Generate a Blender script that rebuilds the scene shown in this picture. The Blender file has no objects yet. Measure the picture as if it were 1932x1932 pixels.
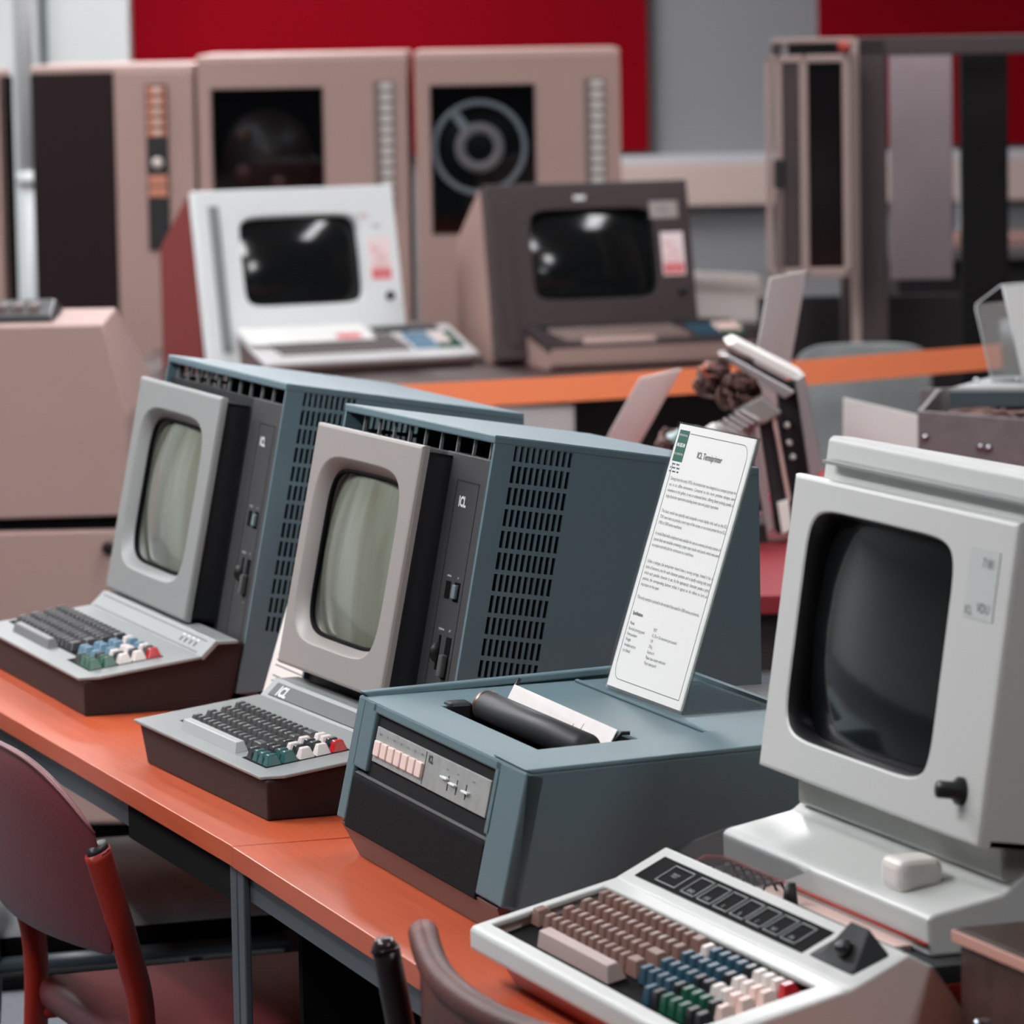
import bpy, bmesh, math, random
from mathutils import Vector, Matrix
R = math.radians
random.seed(7)
S = bpy.context.scene
COL = S.collection

# ------------------------------------------------------------------ camera
cd = bpy.data.cameras.new('camera'); cam = bpy.data.objects.new('camera', cd); COL.objects.link(cam); S.camera = cam
HEAD, PITCH, ROLL = R(19.51353), R(6.16200), R(-1.07225)
fw = Vector((-math.cos(HEAD)*math.cos(PITCH), math.sin(HEAD)*math.cos(PITCH), -math.sin(PITCH)))
rt = Vector((math.sin(HEAD), math.cos(HEAD), 0)); up = rt.cross(fw)
r2 = rt*math.cos(ROLL)+up*math.sin(ROLL); u2 = -rt*math.sin(ROLL)+up*math.cos(ROLL)
M = Matrix((r2, u2, -fw)).transposed().to_4x4(); M.translation = Vector((4.76301, -1.36209, 1.60993))
cam.matrix_world = M
cd.sensor_width = 36; cd.lens = 8790.25/1932*36; cd.clip_end = 60; cd.clip_start = .1
cd.dof.use_dof = True; cd.dof.focus_distance = 4.95; cd.dof.aperture_fstop = 10.0; cd.dof.aperture_blades = 0

# ------------------------------------------------------------------ world, exposure
w = bpy.data.worlds.new('world'); S.world = w; w.use_nodes = True
w.node_tree.nodes['Background'].inputs[0].default_value = (.80, .88, 1, 1)
w.node_tree.nodes['Background'].inputs[1].default_value = .045
S.view_settings.view_transform = 'Standard'; S.view_settings.look = 'None'
S.view_settings.exposure = 0.25; S.view_settings.gamma = 1; S.view_settings.use_curve_mapping = False

# ------------------------------------------------------------------ helpers
def lin(c):
    c = c/255.
    return c/12.92 if c <= .04045 else ((c+.055)/1.055)**2.4
MATS = {}
def mat(name, rgb, rough=.5, metal=0, var=0, vscale=8, bump=0, bscale=300, spec=.5, coat=0, emit=None, es=0, trans=0, alpha=1, stretch=None, rgb2=None):
    if name in MATS: return MATS[name]
    m = bpy.data.materials.new(name); m.use_nodes = True; nt = m.node_tree; b = nt.nodes['Principled BSDF']
    c = tuple(lin(v) for v in rgb)+(1,)
    b.inputs['Base Color'].default_value = c; b.inputs['Roughness'].default_value = rough; b.inputs['Metallic'].default_value = metal
    b.inputs['Specular IOR Level'].default_value = spec; b.inputs['Coat Weight'].default_value = coat; b.inputs['Coat Roughness'].default_value = .05
    if trans: b.inputs['Transmission Weight'].default_value = trans; b.inputs['IOR'].default_value = 1.3
    if alpha < 1: b.inputs['Alpha'].default_value = alpha
    if emit: b.inputs['Emission Color'].default_value = tuple(lin(v) for v in emit)+(1,); b.inputs['Emission Strength'].default_value = es
    if var or bump:
        tc = nt.nodes.new('ShaderNodeTexCoord'); mp = nt.nodes.new('ShaderNodeMapping'); nt.links.new(tc.outputs['Object'], mp.inputs[0])
        if stretch: mp.inputs['Scale'].default_value = stretch
    if var:
        n = nt.nodes.new('ShaderNodeTexNoise'); n.inputs['Scale'].default_value = vscale; n.inputs['Detail'].default_value = 5
        nt.links.new(mp.outputs[0], n.inputs['Vector'])
        rp = nt.nodes.new('ShaderNodeValToRGB'); rp.color_ramp.elements[0].position = .3; rp.color_ramp.elements[1].position = .7
        c2 = tuple(lin(v) for v in rgb2) if rgb2 else tuple(x*(1-var) for x in c[:3])
        rp.color_ramp.elements[0].color = (*c2, 1); rp.color_ramp.elements[1].color = c
        nt.links.new(n.outputs['Fac'], rp.inputs[0]); nt.links.new(rp.outputs[0], b.inputs['Base Color'])
    if bump:
        n2 = nt.nodes.new('ShaderNodeTexNoise'); n2.inputs['Scale'].default_value = bscale; n2.inputs['Detail'].default_value = 3
        nt.links.new(mp.outputs[0], n2.inputs['Vector'])
        bp = nt.nodes.new('ShaderNodeBump'); bp.inputs['Strength'].default_value = bump; bp.inputs['Distance'].default_value = .001
        nt.links.new(n2.outputs['Fac'], bp.inputs['Height']); nt.links.new(bp.outputs[0], b.inputs['Normal'])
    MATS[name] = m
    return m

def I3(a, b, c): return (a, b, c)
class MB:
    def __init__(s): s.bm = bmesh.new(); s.mats = []
    def mi(s, m):
        if m not in s.mats: s.mats.append(m)
        return s.mats.index(m)
    def poly(s, bottom, top, m, bev=0, seg=2):
        # closed prism between two rings of equal length (3-D points)
        i = s.mi(m); n = len(bottom)
        b = [s.bm.verts.new(p) for p in bottom]; t = [s.bm.verts.new(p) for p in top]
        fs = [s.bm.faces.new(b[::-1]), s.bm.faces.new(t)]
        for k in range(n): fs.append(s.bm.faces.new((b[k], b[(k+1) % n], t[(k+1) % n], t[k])))
        bmesh.ops.recalc_face_normals(s.bm, faces=fs)
        for f in fs: f.material_index = i
        if bev:
            es = list({e for f in fs for e in f.edges})
            r = bmesh.ops.bevel(s.bm, geom=es, offset=bev, segments=seg, affect='EDGES', profile=.5, clamp_overlap=True)
            for f in r['faces']: f.material_index = i
        return s
    def box(s, x0, x1, y0, y1, z0, z1, m, T=I3, bev=0, seg=2):
        q = [(x0, y0), (x1, y0), (x1, y1), (x0, y1)]
        return s.poly([T(a, b, z0) for a, b in q], [T(a, b, z1) for a, b in q], m, bev, seg)
    def hexa(s, bot, top, m, bev=0): return s.poly(bot, top, m, bev)
    def prof(s, pts, u0, u1, m, bev=0, seg=2):
        # side profile given as (v, z) points, extruded along u
        return s.poly([(u0, a, b) for a, b in pts], [(u1, a, b) for a, b in pts], m, bev, seg)
    def face(s, pts, m):
        f = s.bm.faces.new([s.bm.verts.new(p) for p in pts]); f.material_index = s.mi(m); return f
    def grid(s, P, m, hole=lambda i, j: False):
        # P[i][j] -> point
        i_ = s.mi(m); V = [[s.bm.verts.new(p) for p in row] for row in P]
        for i in range(len(P)-1):
            for j in range(len(P[0])-1):
                if not hole(i, j):
                    f = s.bm.faces.new((V[i][j], V[i+1][j], V[i+1][j+1], V[i][j+1])); f.material_index = i_
        for r in V:
            for v in r:
                if not v.link_faces: s.bm.verts.remove(v)
        return s
    def tube(s, pts, r, m, n=10, cap=True, closed=False):
        i_ = s.mi(m); pts = [Vector(p) for p in pts]; rings = []; N = len(pts); nrm = None
        for k, p in enumerate(pts):
            a = pts[(k-1) % N] if (k or closed) else p; b = pts[(k+1) % N] if (k < N-1 or closed) else p
            d = (b-a).normalized()
            if nrm is None: nrm = d.orthogonal().normalized()
            nrm = (nrm-d*nrm.dot(d)).normalized(); bi = d.cross(nrm)
            rr = r[k] if isinstance(r, (list, tuple)) else r
            ra, rb = rr if isinstance(rr, tuple) else (rr, rr)
            rings.append([s.bm.verts.new(p+nrm*ra*math.cos(2*math.pi*j/n)+bi*rb*math.sin(2*math.pi*j/n)) for j in range(n)])
        fs = []
        for k in range(N if closed else N-1):
            A, B = rings[k], rings[(k+1) % N]
            for j in range(n): fs.append(s.bm.faces.new((A[j], A[(j+1) % n], B[(j+1) % n], B[j])))
        if cap and not closed: fs += [s.bm.faces.new(rings[0][::-1]), s.bm.faces.new(rings[-1])]
        for f in fs: f.material_index = i_; f.smooth = True
        return s
    def lathe(s, prof, m, T=I3, n=28, cap=True):
        # profile (r, h) about the local z axis of T
        i_ = s.mi(m); rings = []
        for r, h in prof: rings.append([s.bm.verts.new(T(r*math.cos(2*math.pi*j/n), r*math.sin(2*math.pi*j/n), h)) for j in range(n)])
        for A, B in zip(rings, rings[1:]):
            for j in range(n):
                f = s.bm.faces.new((A[j], A[(j+1) % n], B[(j+1) % n], B[j])); f.material_index = i_; f.smooth = True
        for ring in ((rings[0], rings[-1]) if cap else ()):
            f = s.bm.faces.new(ring); f.material_index = i_
        return s
    def text(s, txt, size, m, T, x=0, y=0, n=.0003, align='CENTER', width=None, spacing=1.0, sx=1, bold=0, justify=False):
        c = bpy.data.curves.new('t', 'FONT'); c.body = txt; c.size = size; c.align_x = align; c.resolution_u = 2; c.space_line = spacing; c.offset = bold
        if width: c.text_boxes[0].width = width; c.align_x = 'JUSTIFY' if justify else align
        o = bpy.data.objects.new('t', c); me = o.to_mesh(); i_ = s.mi(m)
        vs = [s.bm.verts.new(T(x+v.co.x*sx, y+v.co.y, n)) for v in me.vertices]
        for p in me.polygons:
            try: f = s.bm.faces.new([vs[k] for k in p.vertices]); f.material_index = i_
            except ValueError: pass
        o.to_mesh_clear(); bpy.data.objects.remove(o); bpy.data.curves.remove(c)
        return s
    def build(s, name, parent=None, smooth=False, recalc=True, label=None):
        if recalc: bmesh.ops.recalc_face_normals(s.bm, faces=s.bm.faces[:])
        me = bpy.data.meshes.new(name); s.bm.to_mesh(me); s.bm.free()
        for m in s.mats: me.materials.append(m)
        o = bpy.data.objects.new(name, me); COL.objects.link(o)
        if parent: o.parent = parent
        if smooth:
            for p in me.polygons: p.use_smooth = True
        if label: o['label'] = label
        return o
def solid(o, t, off=-1):
    md = o.modifiers.new('solid', 'SOLIDIFY'); md.thickness = t; md.offset = off; return o
def tag(o, label, cat, group=None):
    o['label'] = label; o['category'] = cat
    if group: o['group'] = group
    return o
def thing(name, loc, rz, label, cat, group=None):
    o = bpy.data.objects.new(name, None); COL.objects.link(o); o.location = loc; o.rotation_euler = (0, 0, rz); o.empty_display_size = .1
    return tag(o, label, cat, group)
def struct(o): o['kind'] = 'structure'; return o
def slope(P0, P1):
    # sloping plane: u along the width, t up the slope, n out of the plane towards the front
    L = math.hypot(P1[0]-P0[0], P1[1]-P0[1]); tv, tz = (P1[0]-P0[0])/L, (P1[1]-P0[1])/L
    return lambda u, t, n=0: (u, P0[0]+t*tv-n*tz, P0[1]+t*tz+n*tv)

def curve_pts(P, n=8):
    out = []
    P = [Vector(p) for p in P]; Q = [P[0]]+P+[P[-1]]
    for i in range(1, len(Q)-2):
        for k in range(n):
            t = k/n; a, b, c, d = Q[i-1], Q[i], Q[i+1], Q[i+2]
            out.append(.5*((2*b)+(-a+c)*t+(2*a-5*b+4*c-d)*t*t+(-a+3*b-3*c+d)*t**3))
    out.append(P[-1]); return out

def bezel(parent, T, u0, u1, t0, t1, hc, hh, depth, h2, thick, mb, mscreen, expo=5, bulge=.022, dark=None, sc=None, hc2=None, name='screen_bezel'):
    """frame plate with a rounded opening, a sloping inner lip, and a bulging picture tube"""
    N = 72; b = MB(); i_ = b.mi(mb); cu, ct = (u0+u1)/2, (t0+t1)/2
    def outer(a, n, ins=0):
        c, s_ = math.cos(a), math.sin(a); k = max(abs(c), abs(s_)); return T(cu+(c/k)*((u1-u0)/2-ins), ct+(s_/k)*((t1-t0)/2-ins), n)
    def sup(a, c0, h, n, e):
        c, s_ = math.cos(a), math.sin(a)
        return T(c0[0]+h[0]*math.copysign(abs(c)**(2/e), c), c0[1]+h[1]*math.copysign(abs(s_)**(2/e), s_), n)
    A = [2*math.pi*k/N for k in range(N)]
    hc2 = hc2 or hc
    spec = [[outer(a, -thick) for a in A], [outer(a, -.004) for a in A], [outer(a, -.001, .0012) for a in A], [outer(a, 0, .004) for a in A],
            [sup(a, hc, (hh[0]+.002, hh[1]+.002), 0, expo) for a in A], [sup(a, hc, hh, -.002, expo) for a in A],
            [sup(a, hc2, h2, -depth, expo+.5) for a in A], [sup(a, hc2, (h2[0]+.004, h2[1]+.004), -depth-bulge*.5-.006, expo+.5) for a in A]]
    rings = [[b.bm.verts.new(p) for p in r] for r in spec]
    for k, (Ra, Rb) in enumerate(zip(rings, rings[1:])):
        for j in range(N):
            f = b.bm.faces.new((Ra[j], Ra[(j+1) % N], Rb[(j+1) % N], Rb[j])); f.material_index = i_; f.smooth = k >= 4
            if dark and k >= 5: f.material_index = b.mi(dark)
    # closed back round the tube
    back = [b.bm.verts.new(p) for p in [sup(a, hc2, (h2[0]+.004, h2[1]+.004), -max(thick, depth+bulge*.5+.006), expo) for a in A]]
    for j in range(N):
        b.bm.faces.new((rings[0][j], rings[0][(j+1) % N], back[(j+1) % N], back[j])).material_index = i_
    o = b.build(name, parent, recalc=False)
    bmn = bmesh.new(); bmn.from_mesh(o.data); bmesh.ops.recalc_face_normals(bmn, faces=bmn.faces[:]); bmn.to_mesh(o.data); bmn.free()
    g = MB(); gi = g.mi(mscreen); K = 14; prev = None; rr = []
    for k in range(K+1):
        q = k/K
        e = 2+(expo+.5-2)*q**1.5
        ring = []
        for a in A:
            c, s_ = math.cos(a), math.sin(a)
            x = (h2[0]+.003)*q*math.copysign(abs(c)**(2/e), c); y = (h2[1]+.003)*q*math.copysign(abs(s_)**(2/e), s_)
            zz = bulge*(1-(x/h2[0])**2*.55-(y/h2[1])**2*.45)
            ring.append(g.bm.verts.new(T(hc2[0]+x, hc2[1]+y, -depth-.004+zz-bulge*.45)))
            if k == 0: break
        rr.append(ring)
    for j in range(N):
        f = g.bm.faces.new((rr[0][0], rr[1][j], rr[1][(j+1) % N])); f.smooth = True
    for Ra, Rb in zip(rr[1:], rr[2:]):
        for j in range(N):
            f = g.bm.faces.new((Ra[j], Rb[j], Rb[(j+1) % N], Ra[(j+1) % N])); f.smooth = True
    so = g.build('screen', o if sc is None else sc)
    return o, so

# ------------------------------------------------------------------ materials
wood = mat('desk_laminate', (198, 92, 57), .34, var=.2, vscale=7, stretch=(1.0, 16, 16), rgb2=(184, 80, 48), coat=.04)
steel = mat('grey_steel', (92, 98, 104), .4, metal=.5)
chrome = mat('chrome', (190, 195, 200), .15, metal=1)
black = mat('black_plastic', (22, 23, 25), .45)
pitch = mat('matt_black', (8, 8, 9), .8, spec=.1)
blue = mat('slate_blue_paint', (92, 116, 124), .38, spec=.5, bump=.25, bscale=900)
bluep = mat('slate_blue_plastic', (90, 111, 117), .5, spec=.22, bump=.2, bscale=900)
greyb = mat('grey_bezel', (158, 154, 149), .45, bump=.2, bscale=700)
greyp = mat('grey_plate', (138, 142, 141), .38, bump=.15, bscale=900)
umber = mat('umber_paint', (48, 41, 41), .6, spec=.25, bump=.3, bscale=800)
char = mat('charcoal_panel', (60, 60, 62), .5, bump=.2, bscale=900)
dark = mat('dark_hood', (26, 28, 31), .5, spec=.3)
crt = mat('picture_tube', (126, 134, 120), .13, coat=.6, var=.2, vscale=26, stretch=(1, .6, .05), rgb2=(104, 104, 88))  # grey-green phosphor; vertical streaks paint the room's reflection into the colour
crtd = mat('dark_picture_tube', (16, 18, 18), .12, spec=.3, coat=.12)
keyd = mat('charcoal_key', (58, 57, 57), .38); keyk = mat('black_key', (26, 28, 34), .3); keyw = mat('white_key', (226, 216, 210), .35)
keyt = mat('teal_key', (28, 84, 84), .3); keyg = mat('green_key', (18, 82, 60), .25); keyr = mat('red_key', (190, 16, 28), .25)
keyb = mat('blue_key', (98, 134, 156), .35); keyn = mat('brown_key', (126, 94, 84), .4); keyp = mat('petrol_key', (32, 72, 90), .35)
keydb = mat('near_black_key', (36, 37, 40), .3)
bar = mat('grey_space_bar', (176, 178, 178), .35); bar2 = mat('dim_space_bar', (120, 120, 121), .4); bar3 = mat('taupe_space_bar', (172, 152, 146), .45)
ink = mat('white_ink', (225, 228, 225), .5); inkd = mat('dark_ink', (48, 52, 62), .6)
ivory = mat('ivory_plastic', (204, 206, 202), .35, bump=.1, bscale=600)
cream = mat('light_button', (236, 208, 198), .35)
silver = mat('brushed_panel', (182, 184, 180), .35, metal=.45, var=.2, vscale=60)
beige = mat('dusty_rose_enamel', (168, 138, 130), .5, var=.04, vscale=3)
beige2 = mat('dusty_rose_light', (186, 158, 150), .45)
maroon = mat('dark_maroon', (30, 16, 18), .5, spec=.2)
brownb = mat('brown_bezel', (60, 47, 48), .45)
paper = mat('white_paper', (232, 232, 228), .6); 
def glass(name, tint, refl=.9):
    m = bpy.data.materials.new(name); m.use_nodes = True; nt = m.node_tree; nt.nodes.clear()
    o = nt.nodes.new('ShaderNodeOutputMaterial'); mx = nt.nodes.new('ShaderNodeMixShader'); tr = nt.nodes.new('ShaderNodeBsdfTransparent')
    gl = nt.nodes.new('ShaderNodeBsdfGlossy'); fr = nt.nodes.new('ShaderNodeFresnel'); mu = nt.nodes.new('ShaderNodeMath'); mu.operation = 'MULTIPLY'; mu.inputs[1].default_value = refl
    fr.inputs[0].default_value = 1.4; gl.inputs['Roughness'].default_value = .04; tr.inputs[0].default_value = tuple(lin(v) for v in tint)+(1,)
    nt.links.new(fr.outputs[0], mu.inputs[0]); nt.links.new(mu.outputs[0], mx.inputs[0]); nt.links.new(tr.outputs[0], mx.inputs[1]); nt.links.new(gl.outputs[0], mx.inputs[2]); nt.links.new(mx.outputs[0], o.inputs[0])
    MATS[name] = m; return m
clear = glass('clear_acrylic', (247, 249, 249), .6)
smoked = glass('smoked_glass', (225, 228, 230), .5)
orange = mat('orange_webbing', (255, 140, 92), .6)
grey_fab = mat('grey_fabric', (134, 138, 138), .95, var=.3, vscale=10, bump=.8, bscale=700)
redvin = mat('maroon_vinyl', (98, 38, 42), .42, bump=.4, bscale=260)
leath = mat('worn_brown_leather', (98, 46, 37), .5, spec=.3, var=.5, vscale=12, rgb2=(50, 30, 28), bump=.5, bscale=120)
redfr = mat('red_frame_paint', (150, 36, 22), .45)
bluefr = mat('slate_frame_paint', (52, 60, 66), .4)

# ------------------------------------------------------------------ room
def Fr(X, D, z=0):
    # position given as metres right of / away from the viewing spot
    c, s_ = math.cos(R(70.48647)), math.sin(R(70.48647))
    return (4.76301+c*X-s_*D, -1.36209+s_*X+c*D, z)
RB = R(70.48647)
def room(name, b):
    o = struct(b.build(name)); o.location = Fr(0, 0); o.rotation_euler = (0, 0, RB); return o
carpet = mat('grey_carpet', (104, 108, 114), .95, var=.35, vscale=90, bump=1, bscale=500)
wallg = mat('grey_wall', (150, 151, 154), .7, var=.03, vscale=2)
wallw = mat('pale_wall', (206, 210, 208), .7)
ceilm = mat('ceiling_white', (215, 216, 214), .8)
redw = mat('red_panel', (138, 0, 18), .85, var=.08, vscale=3, spec=.1)
room('floor', MB().box(-7, 7, -6, 16.2, -.1, 0, carpet))
room('ceiling', MB().box(-7, 7, -6, 16.2, 2.9, 3.0, ceilm))
room('wall_back', MB().box(-7, 7, 16.0, 16.2, 0, 2.9, wallg))
room('wall_left', MB().box(-7.2, -7, -6, 16.2, 0, 2.9, wallw))
room('trim_1', MB().box(.0, 7, 15.93, 16, 1.07, 1.105, mat('pale_trunking', (206, 206, 210), .5), bev=.004).box(.0, 7, 15.9, 16, .93, 1.07, mat('beige_trunking', (216, 192, 182), .5), bev=.006))
o = MB().box(-1.262, .49, 15.94, 15.998, 1.12, 2.7, redw, bev=.003).build('wall_panel')
o.location = Fr(0, 0); o.rotation_euler = (0, 0, RB); tag(o, 'large crimson wall panel behind the tall tape cabinets', 'panel', 'crimson wall panels')
o = MB().box(1.075, 2.6, 15.94, 15.998, 1.12, 2.7, redw, bev=.003).build('wall_panel')
o.location = Fr(0, 0); o.rotation_euler = (0, 0, RB); tag(o, 'crimson wall panel at upper right above the open rack', 'panel', 'crimson wall panels')
# pale pillar and pipe on the left
room('trim_2', MB().box(-2.6, -1.262, 15.8, 16, 0, 2.9, wallw).box(-1.56, -1.535, 15.77, 15.8, 0, 2.9, mat('dark_joint', (88, 96, 98), .6)))  # pale pillar with a darker grey joint strip
def pipe():
    t = thing('wall_pipe', Fr(-1.527, 14.9), RB, 'pale vertical pipe with collar between the dark cabinet and the far left one', 'pipe')
    MB().lathe([(.026, 0), (.026, 1.08)], mat('pipe_grey', (176, 180, 181), .45), n=24).build('lower_pipe', t)
    MB().lathe([(.030, 1.10), (.030, 2.9)], mat('pipe_white', (208, 211, 210), .4), n=24).build('upper_pipe', t)
    MB().lathe([(.034, 1.08), (.035, 1.10), (.034, 1.12)], mat('pipe_white', (208, 211, 210), .4), n=24).build('collar', t)
pipe()

# ceiling lamps
def lamp(x, y, L, W, power, lab, rz=0, tint=(252, 252, 255)):
    t = thing('ceiling_light', (x, y, 2.9), rz, lab, 'light', 'ceiling lights')
    MB().box(-L/2-.03, L/2+.03, -W/2-.03, W/2+.03, -.05, 0, mat('lamp_body', (220, 220, 220), .5), bev=.005).build('lamp_housing', t)
    m = mat('lamp_diffuser_%d' % power, (255, 250, 240), .5, emit=tint, es=power)
    MB().box(-L/2, L/2, -W/2, W/2, -.062, -.05, m).build('diffuser', t)
lamp(-1.2, -.8, 1.5, .30, 34, 'long ceiling lamp above the front of the desks')
lamp(.7, -1.5, 1.5, .30, 34, 'added ceiling lamp above the chairs, front fill for the foreground')  # fill lamp added to brighten the sign and white terminal from the front
lamp(3.2, .9, 1.5, .30, 18, 'added ceiling lamp near the viewer, fill for sides facing right')  # fill lamp added to light the faces turned to the right
lamp(-3.8, -1.2, 1.5, .30, 34, 'long ceiling lamp left of the desks')
lamp(-.6, 1.9, 1.5, .30, 30, 'long ceiling lamp behind the blue terminals')
lamp(-3.4, 1.6, 1.5, .30, 34, 'long ceiling lamp over the middle of the hall')
lamp(-6.6, .6, 3.0, .20, 34, 'long ceiling lamp before the white background terminal')
lamp(-5.2, 3.6, 1.5, .30, 20, 'long ceiling lamp before the brown background terminal')
lamp(-9.6, -1.0, 1.5, .30, 60, 'long ceiling lamp by the pale left wall')
lamp(-8.8, 2.6, 1.5, .30, 40, 'long ceiling lamp above the tape cabinets')

# ------------------------------------------------------------------ desks
def desk(x0, x1, rz, ox, oy, lab, name='desk'):
    t = thing(name, (ox, oy, 0), rz, lab, 'desk', 'laminate desks in the front row')
    MB().box(x0, x1, 0, .76, .697, .72, wood, bev=.001).build('desktop', t)
    MB().box(x0+.02, x1-.02, .012, .02, .664, .697, steel).box(x0+.02, x1-.02, .70, .72, .655, .697, steel).build('rail', t)
    for u in (x0+.002, x1-.027):
        for v in (.004, .70):
            MB().box(u, u+.025, v, v+.008, 0, .697, steel, bev=.002).build('leg', t)
    for u in (x0+.006, x1-.03): MB().box(u, u+.02, .03, .70, .665, .697, steel).build('side_rail', t)
    return t
d1 = desk(-1.68, -.0015, 0, 0, 0, 'orange-brown laminate desk carrying the two keyboard terminals')
MB().box(-.46, -.03, .006, .012, .655, .697, pitch).build('cable_tray', d1)
d2 = desk(.0, 1.75, R(-1.42), .0015, -.001, 'orange-brown laminate desk carrying the printer and the white terminal')
MB().box(.04, .055, .06, .68, .05, .66, pitch).build('end_panel', d2)

# ------------------------------------------------------------------ keyboards
KEYM = {}
def key_mesh(m, wdt=.0172, dep=.0172, h=.0105, txt=None, top=.52):
    k = (m.name, round(wdt, 4), round(dep, 4), h, txt, top)
    if k in KEYM: return KEYM[k]
    b = MB(); a, c = wdt/2, dep/2
    ta, tc = a-(1-top)*.0086, c-(1-top)*.0086
    b.poly([(-a, -c, 0), (a, -c, 0), (a, c, 0), (-a, c, 0)], [(-ta, -tc+.001, h), (ta, -tc+.001, h), (ta, tc+.001, h), (-ta, tc+.001, h)], m, .0009, 2)
    if txt: b.text(txt, .0062, ink, I3, 0, -.001, h+.0002)
    o = b.build('key'); me = o.data; bpy.data.objects.remove(o)
    KEYM[k] = me; return me
def put_key(parent, T, u, t, me, n=0, name='key'):
    o = bpy.data.objects.new(name, me); COL.objects.link(o); o.parent = parent
    p = Vector(T(u, t, n)); ex = Vector((1, 0, 0)); ey = (Vector(T(u, t+1, n))-p).normalized(); ez = ex.cross(ey)
    m = Matrix((ex, ey, ez)).transposed().to_4x4(); m.translation = p; o.matrix_local = m
    return o
ROWS = ['1234567890-=^', 'QWERTYUIOP@[', 'ASDFGHJKL;:]', 'ZXCVBNM,./_']
def main_block(parent, T, ts, us, u_end, m, pitch=.019, txt=True, n=0, wide=None, h=.0105):
    for r, (t, u) in enumerate(zip(ts, us)):
        k = 0
        while u+pitch*.9 < u_end:
            last = u+pitch*1.9 >= u_end
            wk = (u_end-u-.0018) if last else pitch-.0018
            put_key(parent, T, u+(wk+.0018)/2, t, key_mesh(m, wk, pitch-.0018, h, ROWS[r][k % 11] if txt and not last else None), n)
            u += wk+.0018; k += 1

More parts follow.
